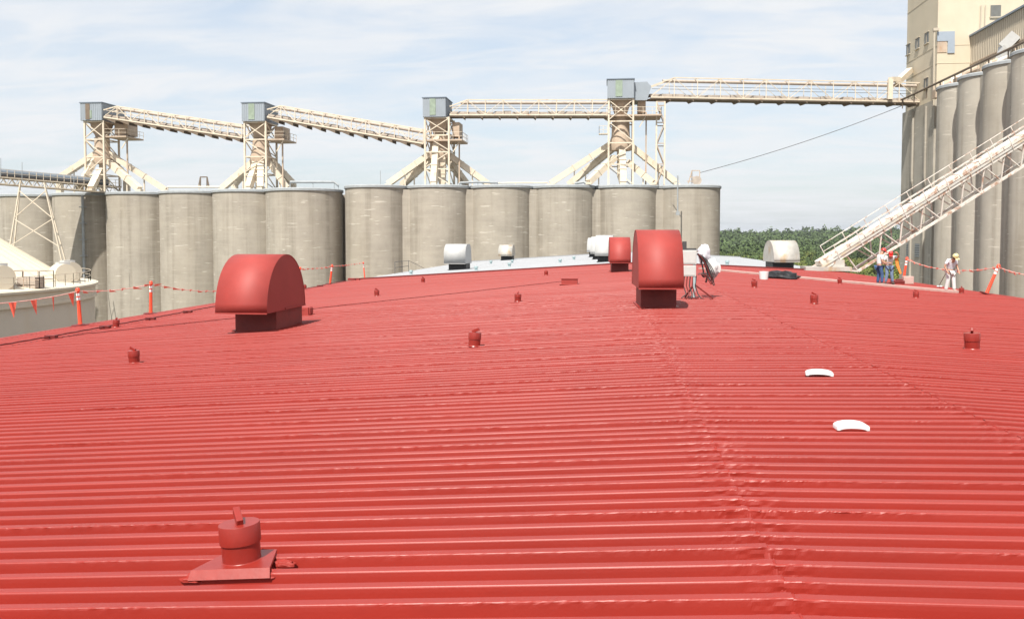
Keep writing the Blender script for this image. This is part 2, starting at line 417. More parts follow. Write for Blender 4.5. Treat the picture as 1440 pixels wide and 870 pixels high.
for sgn, xe in ((-1, XLE), (1, XRE)):
    ze = roofz(xe) - .0; xo = xe + sgn * 7; zo = ze - 7 * .62
    m_ = MB(); m_.prism([(xe, Y0, ze - .03), (xo, Y0, zo - .03), (xo, Y0, zo - .15), (xe, Y0, ze - .15)], (0, YEND - Y0, 0)); P('eave_slope', m_, M['red'], wh)
    m_ = MB(); m_.box((xo - sgn * .4, (Y0 + YEND) / 2, (zo - .3) / 2), (.4, YEND - Y0 - 1, zo - .3)); P('side_wall', m_, M['tankw'], wh)
    m_ = MB(); m_.box((xe, (Y0 + YB) / 2, ze - .035), (.12, YB - Y0, .075)); P('edge_trim', m_, M['red'], wh)
for yy in (Y0 + .2, YEND - .2):
    m_ = MB(); pl = [(XLE - 6.5, yy, 0), (XRE + 6.5, yy, 0)] + [(X, yy, roofz(X) - .16) for X in (XRE + 6.5, XRE, XR, XL, XLE, XLE - 6.5)]
    m_.prism(pl, (0, .15, 0)); P('end_wall', m_, M['tankw'], wh)
m_ = MB()
for xa, xb in ((XLE, XL), (XL, XR), (XR, XRE)): m_.bar(RP(xa + .001, YB + .1, .0), RP(xb - .001, YB + .1, .0), .22, .22)
P('flashing', m_, M['redd'], wh)
m_ = MB()
for xa, xb in ((XLE, XL), (XL, XR), (XR, XRE)): m_.bar(RP(xa + .001, YEND, .02), RP(xb - .001, YEND, .02), .3, .16)
P('flashing', m_, M['white_roof'], wh)
# rivets / fittings on the white end are separate little stubs, made with the pipe vents

# pale curb running slantwise over the right slope
pa, pb = on_roof(985, 378.5), on_roof(1345, 412)
cl = []; nseg = 14
t = thing('roof_curb', 'long pale strip of flashing running slantwise across the red roof behind the black sheet', 'roof edge strip', pa)
m_ = MB()
for i in range(nseg):
    a = pa.lerp(pb, i / nseg); b = pa.lerp(pb, (i + 1) / nseg)
    a = Vector((a.x, a.y, roofz(a.x) + .05)); b = Vector((b.x, b.y, roofz(b.x) + .05))
    m_.bar(a, a.lerp(b, .985), .3, .11)
P('strip', m_, M['flash'], t)

# ------------------------------------------------------------------ hoods
def hood(loc, w, L, h, base, label, mm=None, curbm=None, rz=0, group='curved roof ventilator hoods', front=.9, style='arch', cat='roof vent'):
    """arch section in the Y-Z plane, extruded along X; open overhang towards -Y, curb flush at the back"""
    t = thing('roof_vent_hood', label, cat, loc, rz, group); mm = mm or M['redv']
    n = 22; pr = []
    if style == 'arch':
        for i in range(n + 1):
            a = math.pi * i / n; c = math.cos(a); s_ = math.sin(a)
            yy = -L / 2 * (abs(c) ** 1.02) * (1 if c > 0 else -1); pr.append((yy, base + h * (s_ ** .93)))
    else:
        pr = [(-L / 2, base), (-L / 2, base + h * .62), (-L * .40, base + h * .86), (-L * .2, base + h), (L * .25, base + h), (L * .42, base + h * .72), (L / 2, base)]
    th = .012
    sh = MB(); k = len(pr)
    ins = [(y * (1 - .012), base + (z - base) * (1 - .012)) for y, z in pr]
    vs_ = [(-w / 2, y, z) for y, z in pr] + [(w / 2, y, z) for y, z in pr]
    sh.add(vs_, [(i, i + 1, i + 1 + k, i + k) for i in range(k - 1)])
    # rolled lip
    so = link('hood_shell', sh, mm, t, None, 40)
    sm_ = so.modifiers.new('thickness', 'SOLIDIFY'); sm_.thickness = .012; sm_.offset = 0
    for s_ in (-1, 1):
        e = MB(); e.prism([(s_ * (w / 2 - .02), y * .993, base + (z - base) * .993) for y, z in pr], (s_ * .01, 0, 0)); P('end_panel', e, mm, t, world=False)
    lip = MB(); lip.bar((-w / 2, -L / 2, base), (w / 2, -L / 2, base), .03, .035); P('lip', lip, mm, t, world=False)
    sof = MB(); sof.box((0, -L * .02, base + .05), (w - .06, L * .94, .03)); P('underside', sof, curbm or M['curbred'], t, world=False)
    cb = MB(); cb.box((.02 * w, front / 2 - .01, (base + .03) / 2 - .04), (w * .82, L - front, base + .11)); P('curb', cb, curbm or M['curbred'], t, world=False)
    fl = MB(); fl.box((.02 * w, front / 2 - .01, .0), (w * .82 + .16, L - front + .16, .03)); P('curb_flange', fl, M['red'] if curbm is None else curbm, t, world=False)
    st = MB(); st.bar((w / 2 + .004, -L * .05, base + .03), (w / 2 + .004, L / 2, base + .03), .02, .05); P('edge_strap', st, mm, t, world=False)
    return t
HW, HL_, HH, HB = 1.24 * K, 2.45 * K, 1.40 * K, .50 * K
pc = on_roof(362, 464); hoodL = hood(RP(pc.x, pc.y + .35 * K, 0), HW * 1.05, HL_ * 1.06, HH, HB, 'large red curved hood vent on the left slope of the roof', rz=R(0))
pc = on_roof(924, 432); hood(RP(pc.x + .0, pc.y + .4 * K, 0), 1.06 * K, HL_ * .95, HH, HB, 'large red curved hood vent beside the grey electrical panel', rz=R(2.5))
pc = on_roof(871, 382); hood(RP(pc.x, pc.y + .5, 0), 1.07 * K, HL_ * .9, HH * .93, HB * .95, 'smaller looking red hood vent on the ridge, farther back near the white roof', rz=R(2))
gm = M['dark']
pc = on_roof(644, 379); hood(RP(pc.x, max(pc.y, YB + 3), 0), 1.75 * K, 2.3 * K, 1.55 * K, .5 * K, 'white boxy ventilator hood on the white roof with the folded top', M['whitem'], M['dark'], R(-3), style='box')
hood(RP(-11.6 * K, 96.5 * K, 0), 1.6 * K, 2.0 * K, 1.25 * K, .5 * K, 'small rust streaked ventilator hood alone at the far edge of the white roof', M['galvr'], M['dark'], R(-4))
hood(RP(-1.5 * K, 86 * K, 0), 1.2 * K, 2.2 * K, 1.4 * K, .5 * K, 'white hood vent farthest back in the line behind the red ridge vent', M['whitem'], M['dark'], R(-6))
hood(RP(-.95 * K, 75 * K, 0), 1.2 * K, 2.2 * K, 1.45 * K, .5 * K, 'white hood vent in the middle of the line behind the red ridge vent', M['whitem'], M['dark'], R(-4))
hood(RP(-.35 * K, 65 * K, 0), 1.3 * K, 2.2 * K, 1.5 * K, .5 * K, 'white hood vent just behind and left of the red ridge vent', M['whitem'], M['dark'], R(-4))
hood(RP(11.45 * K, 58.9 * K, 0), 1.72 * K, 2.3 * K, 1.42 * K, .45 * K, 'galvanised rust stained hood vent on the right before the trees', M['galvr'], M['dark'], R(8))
bx_ = MB(); q = on_roof(431, 443); bx_.box((0, 0, .14), (.28, .4, .28)); bx_.box((.16, 0, .15), (.05, .3, .22)); bx_.bar((.0, -.2, .2), (-.3, -.2, .2), .03)
tag(link('junction_box', bx_, M['redv'], bevel=.01), 'small red junction box on the roof at the right foot of the left hood', 'box').location = q + Vector((0, 0, .0))

# ------------------------------------------------------------------ capped vent pipes
GV = 'red capped vent pipes over the roof'
def pipe_vent(label, plate=True):
    t = thing('pipe_vent', label, 'vent pipe', (0, 0, 0), 0, GV)
    m_ = MB(); m_.lathe([(.0, -.03), (.117, -.03), (.117, .16)], n=32); P('pipe', m_, M['redp'], t, world=False, smooth=40)
    m_ = MB(); m_.lathe([(.117, .148), (.126, .148), (.126, .153), (.126, .276), (.124, .28), (0, .281)], n=32); P('cap', m_, M['redp'], t, world=False, smooth=30)
    m_ = MB(); m_.bar((.03, -.05, .29), (-.045, .07, .352), .042, .06); P('handle', m_, M['redp'], t, world=False, bevel=.006)
    m_ = MB(); m_.lathe([(.132, .004), (.125, .016), (.119, .026), (.117, .026)], n=28); P('collar', m_, M['redp'], t, world=False, smooth=50)
    if not plate: return t
    m_ = MB(); m_.add([(-.25, -.17, .0), (.25, -.17, .0), (.16, .17, .0), (-.16, .17, .0), (-.25, -.17, .022), (.25, -.17, .022), (.16, .17, .022), (-.16, .17, .022), (-.26, -.205, -.036), (.26, -.205, -.036), (-.25, -.17, -.045), (.25, -.17, -.045)],
        [(0, 1, 2, 3), (4, 7, 6, 5), (1, 5, 6, 2), (2, 6, 7, 3), (3, 7, 4, 0), (4, 5, 9, 8), (8, 9, 11, 10), (10, 11, 1, 0), (0, 4, 8, 10), (1, 11, 9, 5)])
    P('base_plate', m_, M['redp'], t, world=False)
    for sx, sy in ((-.25, -.16), (.25, .03), (-.19, .12), (.22, -.15)):
        b_ = MB(); rg = random.Random(int(sx * 100) + 50)
        o_ = len(b_.v); n1, n2 = 14, 22
        for a_ in range(n1 + 1):
            for c_ in range(n2):
                th = math.pi / 2 * a_ / n1; ph = 2 * math.pi * c_ / n2; d = Vector((math.sin(th) * math.cos(ph), math.sin(th) * math.sin(ph), math.cos(th)))
                r_ = 1 + .4 * noise.noise(d * 1.8 + Vector((sx * 40, sy * 30, 1))) + .10 * noise.noise(d * 5 + Vector((sx * 40, 5, 1)))
                b_.v.append((sx + d.x * .085 * r_, sy + d.y * .045 * r_, -.050 + d.z * .042 * r_))
        b_.f += [(o_ + a_ * n2 + c_, o_ + a_ * n2 + (c_ + 1) % n2, o_ + (a_ + 1) * n2 + (c_ + 1) % n2, o_ + (a_ + 1) * n2 + c_) for a_ in range(n1) for c_ in range(n2)]
        P('sealant_lump', b_, M['bead'], t, world=False)
    return t
q = on_roof(343, 790); k_ = round((q.y - .185 - .065 * K * RS_) / PIT); q.y = k_ * PIT + .064 * K * RS_ + .178; q.z = roofz(q.x) + .010; pv0 = pipe_vent('near red capped vent pipe with square base plate and handle, lower left')
pv0.location = q; pv0.rotation_euler = (R(-1), R(-4.5), R(0)); pv0.scale = (1.04, 1.02, .92)
VENTS = [(189, 510, 'red capped pipe with two bolts on the left slope, below the big hood', .92), (667, 487, 'red capped pipe in the middle of the left slope', 1.0),
 (1367, 491, 'red capped pipe at the right, nearest one on the right slope', 1.05), (1145, 427, 'red capped pipe on the right slope behind the white caps', .95),
 (1061, 404, 'red capped pipe just in front of the black sheet', .95), (1288, 419, 'red capped pipe in front of the workers on the right slope', .85),
 (728, 424, 'red capped pipe left of the wide red box', .95), (768, 387, 'farthest of the red capped pipes in the middle, near the white roof', .95),
 (530, 416, 'red capped pipe to the right of the left hood', .95), (595, 397, 'red capped pipe left of the white boxy hood', .95),
 (163, 460, 'red capped pipe near the left edge between two orange posts', .9), (1005, 388, 'red capped pipe right of the electrical panel', .9),
 (1181, 399, 'red capped pipe beside the pale strip right of the black sheet', .85), (1352, 412, 'red stub at the feet of the worker in white trousers', .8),
 (429, 406, 'red stub at the foot of the orange post behind the left hood', .8)]
pv1 = None
for px, py, lb, sc in VENTS:
    if pv1 is None: pv1 = pipe_vent(lb, False); pv1.location = on_roof(px, py); pv1.scale = (sc,) * 3; pv1.rotation_euler = (0, R(-3), .8); continue
    r_ = dup(pv1, on_roof(px, py), (R(random.uniform(-3, 3)), R(random.uniform(-4, 4)), random.uniform(0, 6)), lb, sc)
for px, py, lb in ((801, 400, 'low wide red box on the roof left of the ridge vents'), (498, 394, 'flat red box on the roof at the left end of the white roof')):
    m_ = MB(); m_.box((0, 0, .13), (.72, .4, .26)); m_.box((0, 0, .27), (.78, .46, .03)); m_.box((0, 0, .01), (.9, .56, .02))
    b_ = tag(link('roof_box', m_, M['redv'], bevel=.008), lb, 'roof box', 'low red boxes on the roof'); b_.location = on_roof(px, py)
    if px == 498: b_.scale = (1.2, 1, .55)
# grey stubs on the white roof
GS = 'grey stubs on the white roof'
stub0 = None
for i, (X, Y, lb) in enumerate([(-14.6, 62, 'grey stub on the white roof, leftmost one before the thin rail'), (-12.6, 71, 'grey stub on the white roof right of the thin rail'), (-11.4, 82, 'grey stub just left of the boxy white hood'),
      (-9.8, 62.5, 'grey stub right of the boxy white hood near the red edge'), (-9.1, 80, 'grey stub between the boxy hood and the rusty hood'), (-7.9, 67.5, 'grey stub below the small rusty hood'), (-4.0, 70, 'grey stub on the white roof left of the line of white hoods'), (-3.2, 78, 'grey stub behind others, close to the line of white hoods'),
      (4.6, 60.5, 'grey stub on the white roof right of the electrical panel'), (8.2, 61, 'grey stub left of the galvanised hood')]):
    if stub0 is None:
        stub0 = thing('pipe_stub', lb, 'vent pipe', RP(X * K, Y * K), 0, GS)
        m_ = MB(); m_.lathe([(.12, 0), (.12, .2)], n=14); P('pipe', m_, M['galv'], stub0, world=False, smooth=40)
        m_ = MB(); m_.lathe([(.17, .19), (.17, .33), (0, .36)], n=14); P('cap', m_, M['galv'], stub0, world=False, smooth=40)
    else: dup(stub0, RP(X * K, Y * K), None, lb)
# white curved caps
def white_cap(px, py, lb, rz):
    m_ = MB(); n = 14; L, w, h = .31, .15, .080
    pr = [(-L / 2 * math.cos(math.pi * i / n), h * (.42 + .58 * math.sin(math.pi * i / n))) for i in range(n + 1)] + [(L / 2, 0)] + [(L * .40 * math.cos(math.pi * i / n), .020 * math.sin(math.pi * i / n)) for i in range(n + 1)] + [(-L / 2, 0)]
    m_.prism([(x, -w / 2, z) for x, z in pr], (0, w, 0))
    o = tag(link('vent_cap', m_, M['white'], bevel=.010, smooth=50), lb, 'vent cap', 'white curved caps on the ridge strip'); o.location = on_roof(px, py) + Vector((0, 0, .004)); o.rotation_euler = (0, 0, rz); return o
white_cap(1197, 604, 'white curved cap on the ridge strip, the nearer one with a dark gap below', R(2)); o = white_cap(1152, 528, 'white curved cap on the ridge strip, the farther flatter one', R(-8))
o.scale = (1.15, 1, 1)

# conduit lines on the left slope
def roof_line(pts, r, name, lb, cat, mm, blocks=0, lift=.03):
    ps = [on_roof(*p) for p in pts]; t = thing(name, lb, cat, ps[0]); path = []
    for a, b in zip(ps, ps[1:]):
        for i in range(12):
            q = a.lerp(b, i / 12); path.append(Vector((q.x, q.y, roofz(q.x) + lift + r + .006 * math.sin(i * 2.1 + q.x * 3))))
    path.append(Vector((ps[-1].x, ps[-1].y, ps[-1].z + lift + r)))
    m_ = MB(); m_.tube(path, r, 8); P('conduit' if blocks else 'cord', m_, mm, t, smooth=60)
    for px, py in (blocks or []):
        q = on_roof(px, py); b_ = MB(); b_.box(q + Vector((0, 0, .05)), (.34, .16, .1)); P('support_block', b_, M['redd'], t)
    return t
roof_line([(-30, 494), (72, 476), (148, 462), (212, 450), (264, 440), (300, 433)], .022, 'conduit_run', 'red conduit on small blocks rising along the left slope to the hood', 'conduit', M['redd'], [(72, 476), (148, 462), (212, 450), (264, 440)], .05)
roof_line([(300, 433), (423, 409), (470, 398.5), (500, 394)], .022, 'conduit_run', 'red conduit on blocks behind the left hood towards the flat red box', 'conduit', M['redd'], [(450, 403)], .05)
roof_line([(60, 479), (120, 470), (330, 448), (480, 430), (640, 413), (800, 395)], .012, 'extension_cord', 'thin dark red cord lying in a long line across the left slope', 'cord', M['redd'], 0, .01)

# electrical panel
q = on_roof(976, 420)
t = thing('electrical_panel', 'two grey electrical boxes on a post with loops of cable beside the hood', 'electrical panel', q)
m_ = MB(); m_.box(q + Vector((0, 0, .75)), (.07, .07, 1.5)); P('post', m_, M['galv'], t)
m_ = MB(); m_.box(q + Vector((-.16, .05, 1.28)), (.44, .22, .44)); bx1 = P('box', m_, M['panel'], t, bevel=.01)
m_ = MB(); m_.box(q + Vector((-.16, -.065, 1.28)), (.36, .012, .36)); P('door', m_, M['panel'], t, par=bx1)
m_ = MB(); m_.box(q + Vector((-.16, .05, .86)), (.42, .2, .34)); bx2 = P('box', m_, M['panel'], t, bevel=.01)
m_ = MB(); m_.box(q + Vector((-.16, -.055, .86)), (.34, .012, .26)); P('door', m_, M['panel'], t, par=bx2)
m_ = MB(); m_.box(q + Vector((-.3, .1, 1.62)), (.12, .2, .3)); m_.box(q + Vector((-.14, .1, 1.53)), (.4, .12, .06)); P('switch_box', m_, M['dark'], t)
m_ = MB(); m_.bar(q + Vector((0, 0, .45)), q + Vector((.55, -.25, .03)), .04); m_.bar(q + Vector((0, 0, .45)), q + Vector((-.25, .3, .03)), .04); m_.box(q + Vector((0, 0, .02)), (.25, .25, .05)); P('brace', m_, M['redd'], t)
for i in range(9):
    rg = random.Random(i); m_ = MB(); x0 = .06 + .02 * i; d = rg.uniform(.45, 1.05); w = rg.uniform(.12, .52)
    pts = [q + Vector((x0 * .4 + w * math.sin(s_ * math.pi) + .06, -.05 + .05 * i - .15, 1.38 - .62 * s_ - d * (math.sin(s_ * math.pi) ** 2) * .62)) for s_ in [k / 14 for k in range(15)]]
    m_.tube(pts, .014, 7); P('cable', m_, M['cable'] if i % 3 else M['redd'], t, smooth=60)
for i in range(5):
    m_ = MB(); x0 = -.30 + .09 * i; m_.tube([q + Vector((x0, 0, .72)), q + Vector((x0 - .03, -.03, .4)), q + Vector((x0 + .05, -.1, .15)), q + Vector((x0 - .1 + .06 * i, -.18, .03))], .018, 7); P('cable', m_, M['redd'] if i % 2 else M['cable'], t, smooth=60)
m_ = MB(); m_.tube([q + Vector((.1, .1, 1.4)), q + Vector((.3, .1, 1.15)), q + Vector((.42, .05, .8)), q + Vector((.36, .05, .5))], .028, 8); P('cable', m_, M['cable'], t, smooth=60)
# white plastic bundle tied to the top of the panel
def lump(name, c, sz, mm, lb, cat, seed, ears=0):
    m_ = MB(); rings = 10; seg = 16; vs_ = []
    for i in range(rings + 1):
        th = math.pi * i / rings
        for k in range(seg):
            a = 2 * math.pi * k / seg; d = Vector((math.sin(th) * math.cos(a), math.sin(th) * math.sin(a), math.cos(th)))
            r_ = 1 + .5 * noise.noise(d * 1.9 + Vector((seed, 0, 0))) + .28 * noise.noise(d * 5 + Vector((seed, 3, 0)))
            vs_.append((d.x * sz[0] * r_, d.y * sz[1] * r_, d.z * sz[2] * r_))
    m_.add(vs_, [(i * seg + k, i * seg + (k + 1) % seg, (i + 1) * seg + (k + 1) % seg, (i + 1) * seg + k) for i in range(rings) for k in range(seg)])
    if ears:
        m_.tube([(-sz[0] * .8, 0, sz[2] * .7), (-sz[0] * 1.2, 0, sz[2] * 1.5)], [.09, .05], 6); m_.tube([(sz[0] * .5, 0, sz[2] * .6), (sz[0] * .9, 0, sz[2] * 1.45)], [.08, .03], 6)
    o = tag(link(name, m_, mm, smooth=70), lb, cat); o.location = c; return o
lump('plastic_bag', q + Vector((.32, .5, 1.40)), (.22, .18, .26), M['shirtg'], 'white knotted plastic bag tied above the loops of cable', 'bag', 3, 0)
lump('plastic_bag', q + Vector((.62, .5, .92)), (.20, .2, .32), M['shirt'], 'white plastic bag hanging lower right of the electrical panel', 'bag', 8)
# black sheet and white bucket
q = on_roof(1098, 392); lump('plastic_sheet', q + Vector((.1, .2, .12)), (.8, .5, .27), M['black'], 'crumpled black plastic sheet lying on the red roof', 'plastic sheet', 5)
q = on_roof(1074, 393); t = thing('bucket', 'small white bucket beside the black plastic sheet', 'bucket', q)
m_ = MB(); m_.lathe([(0, .01), (.14, .01), (.17, .36), (.155, .36), (.13, .04), (0, .04)], n=18); P('pail', m_, M['white'], t, world=False, smooth=40); m_ = MB(); m_.tube([(.165 * math.cos(a), .02, .34 - .12 * math.sin(a)) for a in [math.pi * k / 12 for k in range(13)]], .006, 5); P('handle', m_, M['wire'], t, world=False)
t.scale = (1.4, 1.4, 1.1)

# ------------------------------------------------------------------ orange posts and flag lines
GP = 'orange barrier posts along the roof edge'
POSTS = []
def post_build(lb):
    t = thing('barrier_post', lb, 'barrier post', (0, 0, 0), 0, GP)
    m_ = MB(); m_.lathe([(.085, .03), (.07, .12), (.062, .75), (.062, 1.13), (.05, 1.16), (.05, 1.22), (.075, 1.24), (.075, 1.33), (.04, 1.38), (0, 1.38)], n=16); P('tube', m_, M['orange'], t, world=False, smooth=40)
    for z in (.92, 1.07):
        m_ = MB(); m_.lathe([(.064, z), (.068, z + .002), (.068, z + .098), (.064, z + .1)], n=16); P('reflective_band', m_, M['white'], t, world=False, smooth=40)
    m_ = MB(); m_.lathe([(0, 0), (.30, 0), (.30, .03), (.12, .06), (0, .06)], n=8); P('base', m_, M['redd'], t, world=False)
    return t
pp = [(113, 457, (0, R(-3), 0), 'orange post with white bands leftmost on the roof edge'), (212, 440, (0, R(1.5), 0), 'orange post with white bands second from left, before the grey silos'),
      (423.5, 402, (0, R(-2), 0), 'upright orange post just right of the left hood'), (464, 391, (0, R(7), 0), 'leaning orange post before the dark gap between silos'), (513, 388.5, (0, R(-5), 0), 'thin orange post at the left tip of the white roof'),
      (1270, 396, (0, R(8), 0), 'leaning orange post right of the two workers in jeans'), (1387, 413.5, (0, R(21), 0), 'strongly leaning orange post at the far right edge')]
p0 = None; tops = []
for px, py, rot, lb in pp:
    q = on_roof(px, py)
    if p0 is None: p0 = post_build(lb); o = p0; o.location = q; o.rotation_euler = rot
    else: o = dup(p0, q, rot, lb)
    if px == 513: o.scale = (.7, .7, .95)
    mt = Matrix.Rotation(rot[1], 3, 'Y'); tops.append(q + mt @ Vector((0, 0, 1.25)))
def sag(a, b, s_, n=16): return [a.lerp(b, i / n) - Vector((0, 0, s_ * 4 * (i / n) * (1 - i / n))) for i in range(n + 1)]
def flag_line(a, b, s_, lb, flags=0, ribbon=True, r=.016, seed=0):
    t = thing('flag_line', lb, 'flag line', a, 0, 'flag lines strung between the orange posts'); path = sag(a, b, s_, 40)
    m_ = MB(); m_.tube(path, r, 6); P('rope', m_, M['tape'], t); rg = random.Random(seed)
    if flags:
        n = int((b - a).length / flags)
        for i in range(n):
            f = (i + .6) / n; k = min(39, int(f * 40)); c = path[k].lerp(path[k + 1], f * 40 - k); d = (b - a).normalized(); w = .125; tw = rg.uniform(-.5, .5)
            d2 = Matrix.Rotation(tw, 3, 'Z') @ d; sw = Vector((rg.uniform(-.1, .1), rg.uniform(-.1, .1), -.5))
            m_ = MB(); m_.prism([c - d2 * w - Vector((0, 0, .01)), c + d2 * w - Vector((0, 0, .01)), c + sw], d2.cross(UPZ).normalized() * .006); P('pennant', m_, M['flag'], t)
    elif ribbon:      # pennants blown flat and twisted along the rope
        n = int((b - a).length / .75)
        for i in range(n):
            f = (i + .5) / n; k = min(39, int(f * 40)); c = path[k].lerp(path[k + 1], f * 40 - k); d = (b - a).normalized(); L = rg.uniform(.28, .5); up = Vector((rg.uniform(-.08, .08), rg.uniform(-.08, .08), rg.uniform(-.12, .04)))
            m_ = MB(); m_.prism([c - d * .1 + Vector((0, 0, .05)), c - d * .1 - Vector((0, 0, .06)), c + d * L + up], d.cross(UPZ).normalized() * .008); P('pennant', m_, M['flag'], t)
    return t
lf = tops[0] + (tops[0] - tops[1]) * 1.15; lf.z = tops[0].z - .28
p_end = on_roof(-70, 489) + Vector((0, 0, 1.25))
flag_line(p_end, tops[0], .14, 'flag line with hanging orange pennants left of the leftmost post', flags=.95, seed=3)
flag_line(tops[0], tops[1], .10, 'twisted orange flag line between the two leftmost posts', seed=4)
flag_line(tops[1], tops[2], .75, 'orange flag line sagging behind the left hood', seed=5)
flag_line(tops[2], tops[3], .05, 'short pale flag line between the posts right of the hood', seed=6)
flag_line(tops[3], tops[4], .03, 'thin flag line running to the tip of the white roof', seed=7)
flag_line(tops[5], tops[6], .35, 'pale pink flag line behind the worker in white trousers', ribbon=True, seed=8)
pe = on_roof(1470, 430) + Vector((0, 0, 1.0)); flag_line(tops[6], pe, .08, 'pale flag line leaving the frame right of the leaning post', seed=9)
# thin rail at the left tip of white roof
q = RP(XLE + .4, 66 * K); m_ = MB()
for a in (0, 2.6, 5.2): m_.bar(RP(XLE + .4, 66 * K + a), RP(XLE + .4, 66 * K + a, 1.05), .045)
for h in (.55, 1.05): m_.bar(RP(XLE + .4, 66 * K, h), RP(XLE + .4, 66 * K + 5.2, h), .04)
m_.bar(RP(XLE + .4, 66 * K + 5.2, 1.05), RP(XLE + .6, 66 * K + 11, .1), .03)
tag(link('guard_rail', m_, M['wire'], off=q), 'thin dark guard rail at the left edge of the white roof', 'rail')

# ------------------------------------------------------------------ far silos
def silo(name_lb, c, rad, ztop, mm, grp, joint=None, jd=.5):
    t = thing('concrete_silo', name_lb, 'silo', (c.x, c.y, 0), 0, grp)
    n = 72; w = MB(); pr = [(rad, 0)] + [(rad * (1 + .0008 * math.sin(i * 2.3)), ztop * i / 14) for i in range(1, 15)]
    w.lathe(pr, n=n); P('wall', w, mm, t, world=False, smooth=60)
    s_ = MB(); s_.lathe([(0, ztop - .2), (rad + .16, ztop - .2), (rad + .16, ztop + .10), (rad + .05, ztop + .22), (0, ztop + .32)], n=n); P('roof_slab', s_, M['slab'], t, world=False)
    if joint is not None:
        d = joint - c; d.z = 0; mid = d / 2 + (Vector((-d.y, d.x, 0)).normalized() * (rad * .8 * (1 if d.x > 0 else -1)) if jd < .4 else Vector((0, 0, 0))); ang = math.atan2(d.y, d.x)
        j = MB(); j.box((mid.x, mid.y, ztop / 2 - .2), (1.7, rad * jd, ztop - .4), ang); P('joint_wall', j, mm, t, world=False)
    return t
lw = ['leftmost', 'second', 'third', 'fourth', 'fifth', 'sixth']
GL = 'concrete silos of the far row'
LS = []
for i in range(6):
    px = 54 + 75.0 * i; d = 147 - 3.4 * i; LS.append(cm((px - 720) / F * d, d, 0))
RS = [cm((530.5 + 87.3 * i - 720) / F * 129, 129, 0) for i in range(6)]
notes = ['leftmost concrete silo behind the cream tank', 'concrete silo with a dark vertical pipe, second from left', 'concrete silo under the first transfer tower, right of the pipe', 'concrete silo between the first two transfer towers, fourth from left', 'concrete silo under the second transfer tower, behind the left hood', 'concrete silo just left of the dark vertical gap']
radL = (LS[1] - LS[0]).length / 2
for i in range(6): silo(notes[i], LS[i], radL * 1.0, E + 7.15, M['conc'], GL, LS[i + 1] if i < 5 else RS[0], .5 if i < 5 else .35)
notes = ['concrete silo just right of the dark vertical gap', 'concrete silo under the third transfer tower', 'concrete silo right of the third transfer tower, third of the right block', 'concrete silo behind the farthest white hoods, left of the fourth tower', 'concrete silo under the fourth transfer tower', 'rightmost concrete silo of the far row beside the trees']
radR = (RS[1] - RS[0]).length / 2
for i in range(6): silo(notes[i], RS[i], radR, E + 7.6, M['conc'], GL, RS[i + 1] if i < 5 else None, .95)
# dark drain pipe on the second silo
c = LS[1]; dirv = (Vector((0, 0, 0)) - c); dirv.z = 0; dirv.normalize(); side = Vector((-dirv.y, dirv.x, 0))
pp0 = c + (dirv * .985 + side * -.2) * radL
m_ = MB(); m_.tube([pp0 + dirv * .45 + UPZ * 1, pp0 + dirv * .45 + UPZ * (E + 6.9)], .2, 10)
for k in range(6): m_.box(pp0 + dirv * .45 + UPZ * (E + 5 - 2.6 * k), (.8, .8, .14))
tag(link('drain_pipe', m_, M['slab'], off=Vector((pp0.x, pp0.y, 0)), smooth=40), 'dark grey vertical pipe down the second silo from the left', 'pipe')

